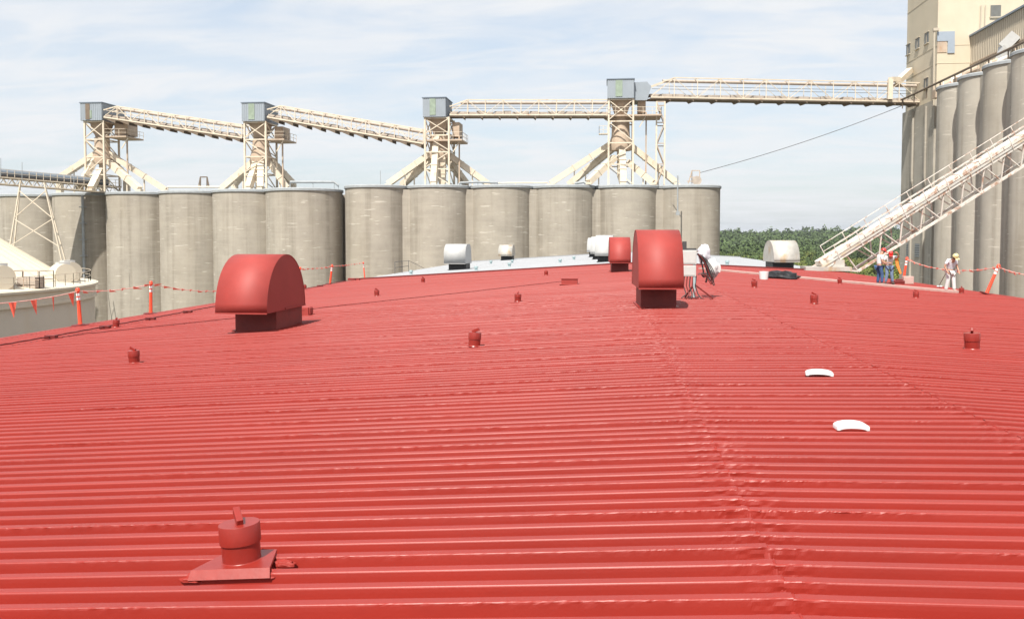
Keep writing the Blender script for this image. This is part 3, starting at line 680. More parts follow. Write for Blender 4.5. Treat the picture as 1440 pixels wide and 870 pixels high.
# ------------------------------------------------------------------ transfer towers and conveyor bridges on the silos
def rail_part(mb, pts, h=1.1, step=1.4, r=.05):
    for a, b in zip(pts, pts[1:]):
        a, b = Vector(a), Vector(b); n = max(1, round((b - a).length / step))
        for i in range(n + 1): q = a.lerp(b, i / n); mb.bar(q, q + UPZ * h, r)
        for z in (h * .5, h): mb.bar(a + UPZ * z, b + UPZ * z, r)
def transfer_tower(lb, D, pxl, pxr, ybox0, ybox1, zb, legs, spouts, plat, boxdepth=5.0, boxcol=(0.3, .7), duct=None, slot=False):
    """legs: (left px, right px) of the front legs; spouts: list of (px,py start, px,py end, ddepth)"""
    f = lambda px, py, d=D: at(px, py, d)
    base = f((legs[0] + legs[1]) / 2, 263, D + 2); t = thing('transfer_tower', lb, 'conveyor tower', (base.x, base.y, zb), 0, 'steel transfer towers on the silo roofs')
    zt = f(pxl, ybox1).z; dep = 4.2
    L = [f(legs[0], 263, D), f(legs[1], 263, D)]; L[1] = L[0] + Vector((1, 0, 0)) * (L[1] - L[0]).length; L += [L[0] + Vector((0, dep, 0)), L[1] + Vector((0, dep, 0))]
    for q in L: m_ = MB(); m_.bar((q.x, q.y, zb), (q.x, q.y, zt), .26); P('leg', m_, M['cream'], t)
    nlev = 4; zs = [zb + (zt - zb) * k / nlev for k in range(nlev + 1)]
    for (i, j) in ((0, 1), (2, 3), (0, 2), (1, 3)):
        for k in range(nlev):
            a, b = L[i], L[j]; m_ = MB(); m_.bar((a.x, a.y, zs[k + 1] - .15), (b.x, b.y, zs[k + 1] - .15), .17); P('strut', m_, M['cream'], t)
            p, q = (a, b) if k % 2 else (b, a)
            m_ = MB(); m_.bar((p.x, p.y, zs[k] + .1), (q.x, q.y, zs[k + 1] - .2), .13); P('diagonal_brace', m_, M['cream'], t)
            if k == nlev - 1: m_ = MB(); m_.bar((q.x, q.y, zs[k] + .1), (p.x, p.y, zs[k + 1] - .2), .12); P('diagonal_brace', m_, M['cream'], t)
    # head box with ribbed cladding and a faded green strip
    a = f(pxl, ybox1, D - .3); b = f(pxr, ybox1, D - .3); zt2 = f(pxl, ybox0, D - .3).z; w = (b - a).length; u = Vector((1, 0, 0)); n_ = Vector((0, 1, 0)); b = a + u * w
    c = (a + b) / 2; ang = 0; cen = c + n_ * (boxdepth / 2)
    m_ = MB(); m_.box((cen.x, cen.y, (zt + zt2) / 2), (w, boxdepth, zt2 - zt), ang)
    hb = P('head_house', m_, M['blue'], t)
    m_ = MB()
    nr = int(w / .28)
    for k in range(nr): q = a + u * (w * (k + .5) / nr) - n_ * .02; m_.box((q.x, q.y, (zt + zt2) / 2), (.09, .05, zt2 - zt - .05), ang)
    nr = int(boxdepth / .3)
    for k in range(nr): q = b + n_ * (boxdepth * (k + .5) / nr) + u * .02; m_.box((q.x, q.y, (zt + zt2) / 2), (.05, .09, zt2 - zt - .05), ang)
    P('cladding', m_, M['blue'], t, par=hb)
    m_ = MB(); m_.box((cen.x, cen.y, zt2 + .06), (w + .24, boxdepth + .24, .12), ang); P('roof', m_, M['blued'], t, par=hb)
    if slot:
        q = a + u * (w * .36) - n_ * .06; m_ = MB(); m_.box((q.x, q.y, (zt + zt2) / 2), (w * .2, .06, zt2 - zt - .3), ang); P('opening', m_, M['deck'], t, par=hb)
        q = a + u * (w * .5) - n_ * .06; m_ = MB(); m_.box((q.x, q.y, zt + (zt2 - zt) * .35), (w * .10, .05, (zt2 - zt) * .45), ang); P('panel', m_, M['green'], t, par=hb)
    else:
        q = a + u * (w * .44) - n_ * .05; m_ = MB(); m_.box((q.x, q.y, zt + (zt2 - zt) * .52), (w * .26, .06, (zt2 - zt) * .86), ang); P('panel', m_, M['green'], t, par=hb)
    # hopper funnel under the head, then the round shaft
    cx, cy = (L[0] + L[3]).xy / 2; rr = (L[1] - L[0]).length
    zsp = zb + (zt - zb) * .46
    m_ = MB(); m_.lathe([(rr * .56, zt - .02), (rr * .52, zt - .7), (rr * .33, zt - 2.2), (rr * .30, zt - 2.6)], (cx, cy, 0), 4, R(45) + ang, R(405) + ang); P('hopper', m_, M['creamd'], t)
    m_ = MB(); m_.lathe([(rr * .36, zt - 2.5), (rr * .38, zsp + 1.6), (rr * .50, zsp + .2), (rr * .44, zsp - .6), (0, zsp - .7)], (cx, cy, 0), 16); P('shaft', m_, M['creamd'], t, smooth=40)
    m_ = MB(); m_.tube([(cx, cy, zsp - .4), (cx, cy, zb + 1.3)], [.55, .5], 12); m_.lathe([(.5, zb + 1.4), (.12, zb + .2)], (cx, cy, 0), 12); P('centre_spout', m_, M['cream'], t, smooth=40)
    for (x0, y0, x1, y1, dd0, dd1) in spouts:
        q = f(x1, y1, D + dep / 2 + dd1); q.z = max(q.z, zb + .35); dq = Vector((q.x - cx, q.y - cy, 0)).normalized(); p = Vector((cx, cy, 0)) + dq * rr * .30; p.z = f(x0, y0 - 6, D + dep / 2).z
        m_ = MB(); m_.bar(p, q, .95, .85); m_.bar(q, Vector((q.x, q.y, zb)), .85, .85)
        sp = P('spout', m_, M['cream'], t)
        m_ = MB(); d = (q - p).normalized(); pe = p + d * (q - p).length * .62
        m_.bar(p + d * (q - p).length * .35, p + d * ((q - p).length * .35 + .12), 1.1, 1.0); P('flange', m_, M['cream'], t, par=sp); m_ = MB(); m_.bar(pe, pe + d * .12, 1.1, 1.0); P('flange', m_, M['cream'], t, par=sp)
        m_ = MB(); m_.bar(Vector((pe.x, pe.y, pe.z - .4)), Vector((pe.x, pe.y, zb)), .18); P('spout_prop', m_, M['cream'], t)
    # platform with rail and lift enclosure
    (xa, xb, yp) = plat; p = f(xa, yp, D - .4); q = f(xb, yp, D - .4); pc = (p + q) / 2; wl = (q - p).length; c2 = pc + n_ * 2.6
    m_ = MB(); m_.box((c2.x, c2.y, p.z), (wl, 5.2, .22), ang); P('platform', m_, M['creamd'], t)
    m_ = MB(); pA = p + UPZ * .1; pB = q + UPZ * .1; rail_part(m_, [pA, pB, pB + n_ * 5]); P('railing', m_, M['cream'], t)
    if duct:
        xa, xb, ya, yb = duct; p = f(xa, ya, D + 1.2); q = f(xb, yb, D + 1.2); w2 = abs((q - p).dot(u)); cc = (p + q) / 2 + n_ * 1.5
        m_ = MB(); m_.box((cc.x, cc.y, (p.z + q.z) / 2), (w2, 3, abs(q.z - p.z)), ang); P('enclosure', m_, M['creamd'], t)
        m_ = MB(); q1 = f(xb, 263, D + 3.4); rail = Vector((q1.x, q1.y, zb)); m_.bar(rail, Vector((q1.x, q1.y, q.z)), .2); q1 = f(xb, 263, D + 1.2); m_.bar(Vector((q1.x, q1.y, zb)), Vector((q1.x, q1.y, q.z)), .2)
        for k in range(9): zk = zb + (min(p.z, q.z) - zb) * k / 9; a1 = f(xb, 263, D + 1.2); a2 = f(xb, 263, D + 3.4); m_.bar((a1.x, a1.y, zk), (a2.x, a2.y, zk + 1), .08)
        P('ladder_tower', m_, M['creamd'], t)
        q1 = f(xb, yp, D - .2); m_ = MB(); m_.bar(f(xb, yp + 2, D), f(xb - 9, yp + 17, D), .14); P('bracket', m_, M['cream'], t)
    return t
ZB1, ZB2 = E + 7.45, E + 7.9
transfer_tower('leftmost steel transfer tower with a slotted blue grey head box', 137, 113, 145, 145, 170, ZB1, (121, 149), [(131, 222, 84, 250, 0, 1), (134, 228, 112, 262, -1, -3), (160, 222, 233, 267, .5, 1), (157, 232, 196, 268, -1, -3), (150, 246, 128, 266, -3, -5), (160, 225, 178, 250, 2, 5)], (146, 178, 192), 6.5, duct=(160, 180, 164, 190), slot=True)
transfer_tower('second transfer tower from left with pale blue head box', 132, 340, 373, 145, 171, ZB1, (345, 376), [(357, 232, 312, 266, 0, 1), (360, 234, 350, 266, -1.5, -3), (376, 232, 404, 264, 0, 0), (378, 226, 412, 258, 1.5, 3), (368, 234, 366, 265, -2, -3), (358, 228, 330, 258, 2, 4)], (372, 400, 196), 5.6, duct=(386, 398, 178, 194))
transfer_tower('third transfer tower from left with green stripe on its head box', 127, 594.5, 627, 138, 165, ZB2, (598, 632), [(602, 220, 546, 262, 0, 1), (608, 226, 566, 262, 1, 3), (633, 222, 686, 260, 0, 1), (617, 200, 610, 258, -2.4, -2.6), (624, 228, 622, 260, -1, -1), (630, 224, 655, 258, 2, 4)], (598, 650, 197), 5.2, duct=(636, 646, 172, 192))
transfer_tower('fourth and tallest transfer tower carrying the long bridge to the headhouse', 127, 854, 891, 112, 139, ZB2, (855.5, 889.5), [(856, 206, 774, 262, 0, 0), (858, 214, 800, 260, 1.5, 3), (890, 208, 952, 258, 0, 0), (890, 234, 918, 260, -1, -2), (866, 228, 828, 258, -1.5, -3), (868, 215, 876, 262, -2, -2.5)], (853, 930, 162), 5.2, duct=(897, 908, 140, 158))
q = at(854, 188, 127); t = thing('balcony', 'tiny railed balcony on the left side of the tallest transfer tower', 'balcony', q)
m_ = MB(); m_.box(q + Vector((-.6, .6, 0)), (1.3, 1.3, .1)); P('floor', m_, M['cream'], t)
m_ = MB(); rail_part(m_, [q + Vector((0, 0, .05)), q + Vector((-1.2, 0, .05)), q + Vector((-1.2, 1.2, .05))], 1.1, .6, .05); P('railing', m_, M['cream'], t)
# extra box and trestle beside the fourth tower
q = at(904, 141, 128.5); zq = q.z; c = at(904, 128, 130)
m_ = MB(); m_.prism([at(891.8, 141, 127.2), at(910, 141, 127.2), at(916, 122, 127.2), at(910, 115, 127.2), at(891.8, 116, 127.2)], n_v := FH * 4.5)
t = thing('drive_house', 'smaller blue grey box joined to the right of the tallest tower head', 'machine house', (c.x, c.y, zq)); P('housing', m_, M['blue'], t)
tr = [at(922.5, 263, 127.2), at(922.5, 263, 131)]; tr2 = [at(934, 263, 127.2), at(934, 263, 131)]; zt = at(922, 143, 127.2).z
t = thing('trestle', 'slim steel trestle under the left end of the long bridge', 'steel trestle', (tr[0].x, tr[0].y, ZB2), 0)
L4 = tr + tr2
for q in L4: m_ = MB(); m_.bar((q.x, q.y, ZB2), (q.x, q.y, zt), .22); P('leg', m_, M['cream'], t)
for (i, j) in ((0, 2), (1, 3), (0, 1), (2, 3)):
    for k in range(4):
        z0 = ZB2 + (zt - ZB2) * k / 4; z1 = ZB2 + (zt - ZB2) * (k + 1) / 4; a, b = L4[i], L4[j]
        if k % 2: a, b = b, a
        m_ = MB(); m_.bar((a.x, a.y, z0), (b.x, b.y, z1), .12); P('diagonal_brace', m_, M['creamd'], t); m_ = MB(); m_.bar((a.x, a.y, z1), (b.x, b.y, z1), .13); P('strut', m_, M['creamd'], t)

def bridge(lb, p, q, h, width, n, fins=True, level=False, cover=.24, mm=None, grp='conveyor bridges between the towers', endrise=True):
    mm = mm or M['cream']; t = thing('conveyor_bridge', lb, 'conveyor bridge', p, 0, grp)
    d = (q - p); Ln = d.length; d.normalize(); s_ = Vector((-d.y, d.x, 0)).normalized(); up = UPZ
    def pt(f, sd, z): return p + d * (Ln * f) + s_ * (sd * width / 2) + up * z
    f0 = 1 / n if endrise else 0
    for sd in (-1, 1):
        m_ = MB(); m_.bar(pt(0, sd, 0), pt(1, sd, 0), .16, .22); P('bottom_chord', m_, mm, t)
        m_ = MB(); m_.bar(pt(f0, sd, h), pt(1, sd, h), .13, .15); m_.bar(pt(0, sd, h * .55), pt(f0, sd, h), .15, .16); P('top_chord', m_, mm, t)
        for i in range(n + 1):
            if i == 0 and endrise: continue
            m_ = MB(); m_.bar(pt(i / n, sd, 0), pt(i / n, sd, h), .11 if sd < 0 else .08); P('post', m_, mm, t)
        for i in range(n):
            a, b = (i, i + 1)
            m_ = MB(); m_.bar(pt(a / n, sd, .05 if i % 2 == 0 else h - .05), pt(b / n, sd, h - .05 if i % 2 == 0 else .05), .085 if sd < 0 else .06); P('diagonal', m_, mm, t)
        m_ = MB(); m_.bar(pt(0.02, sd, h * .56), pt(1, sd, h * .56), .06); P('hand_rail', m_, M['wire'] if level else mm, t)
    for i in range(1, n + 1): m_ = MB(); m_.bar(pt(i / n, -1, h), pt(i / n, 1, h), .1); P('cross_tie', m_, mm, t)
    # covered belt hung high, trough conveyor on the deck
    m_ = MB(); m_.tube([pt(f0 * .6, 0, h - .3), pt(1, 0, h - .3)], cover, 12); P('belt_cover', m_, M['belt'], t, smooth=50)
    m_ = MB()
    rg = random.Random(n)
    for i in range(n * 2):
        a, b = i / (n * 2), (i + .93) / (n * 2); hh = .34 + rg.uniform(-.08, .1); m_.bar(pt(a, -.1, .2 + hh / 2), pt(b, -.1, .2 + hh / 2), width * .55, hh)
    P('trough', m_, M['belt'], t)
    m_ = MB(); m_.bar(pt(0, 0, -.2), pt(1, 0, -.2), width * 1.02, .14); P('deck', m_, M['deck'], t)
    if fins:
        for i in range(n):
            m_ = MB(); a, b = pt(i / n + .01, -1.01, -.28), pt((i + .85) / n, -1.01, -.28); c = b - UPZ * (.42 if not level else .28); a = a if not level else b - d * .35
            m_.prism([a, b, c], s_ * width * 1.0); P('deck_wedge', m_, M['deck'], t)
    return t
bridge('first sloping bridge from the leftmost tower down to the second', at(152, 166, 137.5), at(345, 195, 134), 2.0, 2.2, 10)
bridge('second sloping bridge from the second tower down to the third', at(380, 166, 132.5), at(598, 203, 129), 2.05, 2.2, 11)
bridge('level bridge between the third and fourth towers', at(633, 163, 128.5), at(857, 163, 128.5), 2.2, 2.2, 9, level=True)
bridge('long level bridge from the tallest tower to the headhouse at right', at(912, 138.5, 128.5), at(1288, 145, 134), 2.9, 2.4, 12, level=True)

# odds and ends on the silo roofs
def frame_thing(nm, lb, pts, mm, r=.12, cat='frame'):
    m_ = MB()
    for a, b in pts: m_.bar(a, b, r)
    o = link(nm, m_, mm, off=pts[0][0]); return tag(o, lb, cat)
D = 140
frame_thing('lifting_frame', 'small pale frame on the silo roofs between the first two towers', [(at(279, 264, D), at(282, 249, D)), (at(282, 249, D), at(291, 249, D)), (at(291, 249, D), at(294, 264, D)), (at(291, 249, D), at(291, 264, D + 2)), (at(282, 249, D), at(282, 264, D + 2))], M['creamd'], .18)
D = 128
frame_thing('lifting_frame', 'small pale frame at the right end of the silo roofs', [(at(968, 258, D), at(973, 240, D)), (at(973, 240, D), at(984, 240, D)), (at(984, 240, D), at(984, 258, D)), (at(970, 249, D), at(984, 250, D)), (at(973, 240, D), at(973, 258, D + 2)), (at(966, 255, D), at(985, 255, D))], M['creamd'], .12)
m_ = MB(); m_.tube([at(980, 254, 127), at(980, 254, 129)], .7, 12); tag(link('winch_drum', m_, M['belt'], off=at(980, 258, 128)), 'brown winch drum inside the frame on the rightmost silo', 'winch')
def pipe_on(lb, pts, r, mm):
    m_ = MB(); m_.tube(pts, r, 8)
    for p in pts[::1]: m_.bar(p, Vector((p.x, p.y, min(ZB1, p.z - .1))), .1)
    return tag(link('roof_pipe', m_, mm, off=pts[0], smooth=60), lb, 'pipe', 'pipes laid over the silo roofs')
pipe_on('grey pipe along the silo roofs left of the dark gap', [at(408, 256, 131), at(440, 256, 131), at(470, 256, 131), at(476, 261, 131)], .2, M['slab'])
pipe_on('long cream pipe along the silo roofs between first and second tower', [at(236, 263, 140), at(280, 263, 139), at(310, 263, 138)], .15, M['cream'])
pipe_on('dark curved pipe right of the third tower', [at(644, 261, 127), at(647, 257, 127), at(672, 256, 127), at(700, 257, 127)], .16, M['slab'])
pipe_on('thin cream pipe along the silo roofs between third and fourth towers', [at(684, 258, 130), at(725, 257, 130), at(770, 257, 130)], .1, M['cream'])
pipe_on('dark hose end left of the fourth tower', [at(808, 258, 127), at(822, 256, 127), at(828, 261, 126)], .2, M['slab'])
for px, y0, y1, lb in ((953, 247, 300, 'pole with a lamp bracket at the right silo'), (535, 240, 262, 'thin aerial on the silos near the dark gap'), (873, 322, 330, None)):
    if not lb: continue
    D = 121.5 if px == 953 else 130; m_ = MB(); m_.tube([at(px, y0, D), at(px, y1, D)], .10 if px == 953 else .05, 8)
    if px == 953: m_.box(at(px, 300, D), (.5, .5, .5)); m_.bar(at(px, 255, D), at(px - 10, 258, D + 2), .06)
    tag(link('mast', m_, M['slab'], off=at(px, y1, D)), lb, 'mast')
# long cable from the rightmost silo to the headhouse
a, b = at(984, 243, 128), at(1268, 149, 133)
m_ = MB(); m_.tube(sag(a, b, .55, 30), .05, 6); tag(link('steel_cable', m_, M['wire'], off=a), 'long thin cable rising from the rightmost silo to the headhouse', 'cable')
# guard lines along slab edges
for i, c in enumerate(RS + LS):
    pass

# ------------------------------------------------------------------ headhouse at right and its silos
HX = at(1312, 335, 126); XN, YN = HX.x, HX.y; far = at(1270, 335, 139.5); DY = 13.0; WX = 17
t = thing('headhouse', 'tall cream headhouse tower at the right with shaded left side', 'building', (XN, YN, 0))
zc = E + 20.2
m_ = MB(); m_.box((XN + WX / 2, YN + DY / 2, (zc + E + 48) / 2), (WX, DY, E + 48 - zc)); hw = P('wall', m_, M['wall'], t)
m_ = MB(); m_.box((XN + WX / 2, YN + DY / 2, zc / 2), (WX + .7, DY + .7, zc)); P('base_wall', m_, M['conc_r'], t)
m_ = MB()
for z in (E + 25.5, E + 28.1, E + 36): m_.box((XN + WX / 2, YN + DY / 2, z), (WX + .08, DY + .08, .10))
P('belt_course', m_, M['wall'], t)
def on_left(px, py): v = ray(px, py); s_ = (XN - .0) / v.x; return EYE + v * s_
def on_front(px, py, yo=0): v = ray(px, py); s_ = (YN + yo) / v.y; return EYE + v * s_
for px, py in ((1277.5, 70), (1290.5, 61.5), (1303.5, 54), (1302.5, 118)):
    q = on_left(px, py); m_ = MB(); m_.box((XN - .01, q.y, q.z), (.14, 1.6, 1.6)); w = P('window', m_, M['win'], t)
    m_ = MB(); m_.box((XN - .07, q.y, q.z - .86), (.3, 1.8, .12)); m_.box((XN - .07, q.y, q.z + .84), (.2, 1.8, .1)); m_.box((XN - .09, q.y, q.z), (.06, .08, 1.6)); P('frame', m_, M['clad'], t, par=w)
def fbox(x0, y0, x1, y1, dpt, yo=0):
    a, b = on_front(x0, y0, yo), on_front(x1, y1, yo); m_ = MB(); m_.box(((a.x + b.x) / 2, YN + yo - dpt / 2 + .02, (a.z + b.z) / 2), (abs(b.x - a.x), dpt, abs(a.z - b.z))); return m_
P('panel', fbox(1318, 45, 1342, 58, .16), M['skyblue'], t); P('panel', fbox(1332.5, 58.2, 1342, 75, .16), M['skyblue'], t)
P('panel', fbox(1318, 58.4, 1331, 74, .10), M['creamd'], t)
w = P('window', fbox(1393, 8, 1407, 24, .12), M['win'], t); P('frame', fbox(1391.5, 24.2, 1408, 25.4, .22), M['clad'], t, par=w)
m_ = MB(); m_.tube([on_front(1314, 42, -.3), on_front(1313, 150, -.3)], .14, 8); m_.box(on_front(1316, 42, -.3), (.8, .5, .4)); P('downpipe', m_, M['clad'], t)
m_ = MB(); m_.tube([on_front(1380, 8, -.2), on_front(1378, 60, -.2)], .1, 8); P('conduit', m_, M['clad'], t)
m_ = MB(); m_.tube([on_front(1386, 8, -.2), on_front(1384, 60, -.2)], .08, 8); P('conduit', m_, M['clad'], t)
for (px, py) in ((1281.5, 351.5), (1293.5, 352)):
    q = on_left(px, py); y_ = q.y; m_ = MB(); m_.box((XN - .35, y_, q.z), (.12, 2.0, 2.1)); w = P('louvre', m_, M['win'], t)
    m_ = MB()
    for k in range(6): m_.box((XN - .43, y_, q.z - .9 + .36 * k), (.06, 1.9, .12))
    P('slat', m_, M['slab'], t, par=w)
m_ = MB()
for py in (1286, 1304): q = on_left(py, 250); m_ = MB(); m_.box((XN - .45, q.y, zc / 2), (.3, .6, zc - 1)); P('pilaster', m_, M['conc_r'], t)
pass
# box chute where the bridge lands
m_ = MB(); m_.bar(at(1262, 116, 133), at(1280, 99, 136), .8, .8); m_.bar(at(1251, 140, 132), at(1252, 112, 132), .7, .7); m_.bar(at(1252, 112, 132), at(1264, 112, 133), .7, .7); P('chute', m_, M['cream'], t)

GR = 'concrete silos of the right row beside the headhouse'
sx0 = at(1291, 335, 120); ST = 7.05; rad = 3.5; zt = E + 19.8
nm = ['', 'concrete silo of the right row nearest the headhouse base wall', 'concrete silo of the right row, second from the headhouse', 'concrete silo of the right row, third from the headhouse, above the worker in white', 'concrete silo of the right row, partly cut off by the frame edge']
cs = [Vector((sx0.x + rad, sx0.y + .6 - ST * i, 0)) for i in range(5)]
for i in range(1, 5): silo(nm[i], cs[i], rad, zt, M['conc_r'], GR, cs[i + 1] if i < 4 else None, 1.3)
m_ = MB(); back = MB(); back.box((cs[2].x + 4.5, cs[2].y, zt / 2 - .3), (7, ST * 5, zt - .6)); tag(link('silo_block', back, M['conc_r'], off=(cs[2].x + 4.5, cs[2].y, 0)), 'concrete block behind the right row of silos under the gallery', 'building')
# gallery
GX = on_front(1365, 80).x; zg0 = on_front(1365, 103).z; zg1 = on_front(1365, 52).z; gy0 = YN - 46
t = thing('gallery', 'long ribbed tan gallery running over the right silos from the headhouse', 'gallery', (GX, YN - 23, zg0))
m_ = MB(); m_.box((GX + 3.5, (YN + gy0) / 2 - .02, (zg0 + zg1) / 2), (7, YN - gy0 - .06, zg1 - zg0)); gw = P('wall', m_, M['clad'], t)
m_ = MB()
for k in range(int((YN - gy0) / .55)): m_.box((GX - .03, YN - .4 - .55 * k, (zg0 + zg1) / 2), (.09, .16, zg1 - zg0 - .1))
P('cladding', m_, M['clad'], t, par=gw)
m_ = MB(); m_.box((GX + 3.5, (YN + gy0) / 2, zg1 + .12), (7.6, YN - gy0 + .0, .24)); P('roof', m_, M['blued'], t)
m_ = MB(); m_.box((GX - .1, (YN + gy0) / 2, zg0 - .15), (.3, YN - gy0 - .1, .3)); m_.box((GX - .06, (YN + gy0) / 2, zg0 + 1.2), (.12, YN - gy0 - .1, .16)); P('floor_beam', m_, M['creamd'], t)
for k in range(8):
    m_ = MB(); y_ = YN - 1.5 - 6 * k; m_.bar((GX + .3, y_, zt), (GX + .3, y_, zg0), .3); P('support_leg', m_, M['creamd'], t)
    m_ = MB(); m_.bar((GX + .3, y_, zt + .2), (GX + .3, y_ - 5.8, zg0 - .2), .18); P('support_brace', m_, M['creamd'], t)
t = thing('discharge_chute', 'white elbow shaped chute between the gallery and the silos', 'chute', on_front(1412, 95, -30))
cc = Vector((GX - .6, YN - 14.5, zg0 + 1.2)); m_ = MB(); m_.bar(cc + Vector((.4, 0, .9)), cc + Vector((-.9, .6, -.6)), 1.2, 1.4); m_.bar(cc + Vector((-.7, .5, -.5)), cc + Vector((-1.4, .4, -3.2)), 1.1, 1.1); P('spout', m_, M['whitem'], t)
m_ = MB(); m_.box(cc + Vector((-1.4, .4, -3.5)), (1.8, 2.2, .5)); P('base_box', m_, M['rusty'], t)
# pipes and clutter on the right silo roofs
px_ = sx0.x + 1.6; zp = E + 21.3
m_ = MB(); m_.tube([(px_, YN + 9, zp), (px_, gy0 + 6, zp)], .16, 8)
for k in range(10): m_.bar((px_, YN + 6 - 5 * k, zt + .1), (px_, YN + 6 - 5 * k, zp), .12)
tag(link('roof_pipe', m_, M['deck'], off=(px_, YN - 15, zt)), 'dark pipe on short posts running along the right row of silos', 'pipe', 'pipes laid over the silo roofs')
rg = random.Random(5)
for i in range(10):
    y_ = YN - 2.5 - 4 * i + rg.uniform(-.6, .6); x_ = sx0.x + 3.6 + rg.uniform(-.4, .8); s_ = rg.uniform(.7, 1.3)
    m_ = MB(); m_.box((0, 0, .5 * s_), (1.6 * s_, 1.2 * s_, 1.0 * s_)); m_.tube([(0, 0, .9 * s_), (.2, 0, 1.5 * s_), (1.4 * s_, 0, 2.0 * s_)], .3 * s_, 10); m_.bar((-.7 * s_, 0, 0), (-.7 * s_, .4, 1.6 * s_), .12)
    o = tag(link('valve_box', m_, M['rusty'] if i % 2 else M['creamd'], off=None), 'pinkish valve box with a bent pipe on the right silo roofs', 'machine', 'valve boxes on the right silo roofs'); o.location = (x_, y_, zt + .3)

# ------------------------------------------------------------------ inclined conveyor at right
def incline():
    D0, D1 = 62, 66
    p, q = at(1147, 379, D0), at(1560, 119, D1); t = thing('inclined_conveyor', 'rusty white inclined truss conveyor rising right from the roof edge', 'conveyor', p)
    d = (q - p); Ln = d.length; d.normalize(); s_ = Vector((-d.y, d.x, 0)).normalized(); nrm = s_.cross(d).normalized()
    if nrm.z < 0: nrm = -nrm
    wd = 1.5; dep = 1.65
    def pt(x, sd, z): return p + d * x + s_ * (sd * wd / 2) + nrm * z
    for sd in (-1, 1):
        m_ = MB(); m_.bar(pt(0, sd, 0), pt(Ln, sd, 0), .16, .24); P('top_chord', m_, M['rusty'], t)
        m_ = MB(); m_.bar(pt(2.6, sd * .6, -dep), pt(Ln, sd * .6, -dep), .15, .17); P('bottom_chord', m_, M['rusty'], t)
        n = int((Ln - 2.6) / 1.9)
        for i in range(n):
            a = 2.6 + 1.9 * i
            m_ = MB(); m_.bar(pt(a, sd * .6, -dep), pt(a + (.95 if i else -.4), sd, 0), .09); P('web_member', m_, M['rusty'], t)
            m_ = MB(); m_.bar(pt(a + .95, sd, 0), pt(a + 1.9, sd * .6, -dep), .08); P('web_member', m_, M['rusty'], t)
        m_ = MB()
        for h in (.55, 1.05): m_.bar(pt(1.6, sd * 1.25, h), pt(Ln, sd * 1.25, h), .045)
        k = 1.6
        while k < Ln: m_.bar(pt(k, sd * 1.2, 0), pt(k, sd * 1.25, 1.05), .05); k += 2.0
        P('railing', m_, M['rusty'], t)
    m_ = MB(); m_.bar(pt(2.6, -.6, -dep), pt(.3, -1, -.1), .12); m_.bar(pt(2.6, .6, -dep), pt(.3, 1, -.1), .12); P('end_strut', m_, M['rusty'], t)
    m_ = MB(); k = .4
    rg = random.Random(2)
    while k < Ln - 1:
        L_ = rg.uniform(1.2, 2.6); m_.bar(pt(k, 0, .22), pt(min(Ln, k + L_), 0, .22), .8, .40 + rg.uniform(0, .1), nrm); k += L_ + .06
    P('belt_cover', m_, M['rusty'], t)
    m_ = MB(); k = .3
    while k < Ln: m_.bar(pt(k, -1.05, -.05), pt(k, 1.05, -.05), .1); k += .95
    P('cross_tie', m_, M['rusty'], t)
    m_ = MB(); m_.bar(pt(.2, -.95, .12), pt(Ln, -.95, .12), .35, .05, nrm); P('walkway', m_, M['galvr'], t)
    m_ = MB(); b = p.copy(); b.z = roofz(min(p.x, XRE)); m_.box(b + Vector((.7, 0, .15)), (3.2, 1.8, .3)); m_.box(b + Vector((1.3, .1, .5)), (1.2, 1.2, .6)); P('tail_box', m_, M['galvr'], t)
    for k in (21.5,):
        m_ = MB(); a = pt(k, 0, -dep); m_.bar(Vector((a.x - .7, a.y, 0)), a, .2); m_.bar(Vector((a.x + .7, a.y, 0)), a, .2); P('support_leg', m_, M['rusty'], t)
incline()

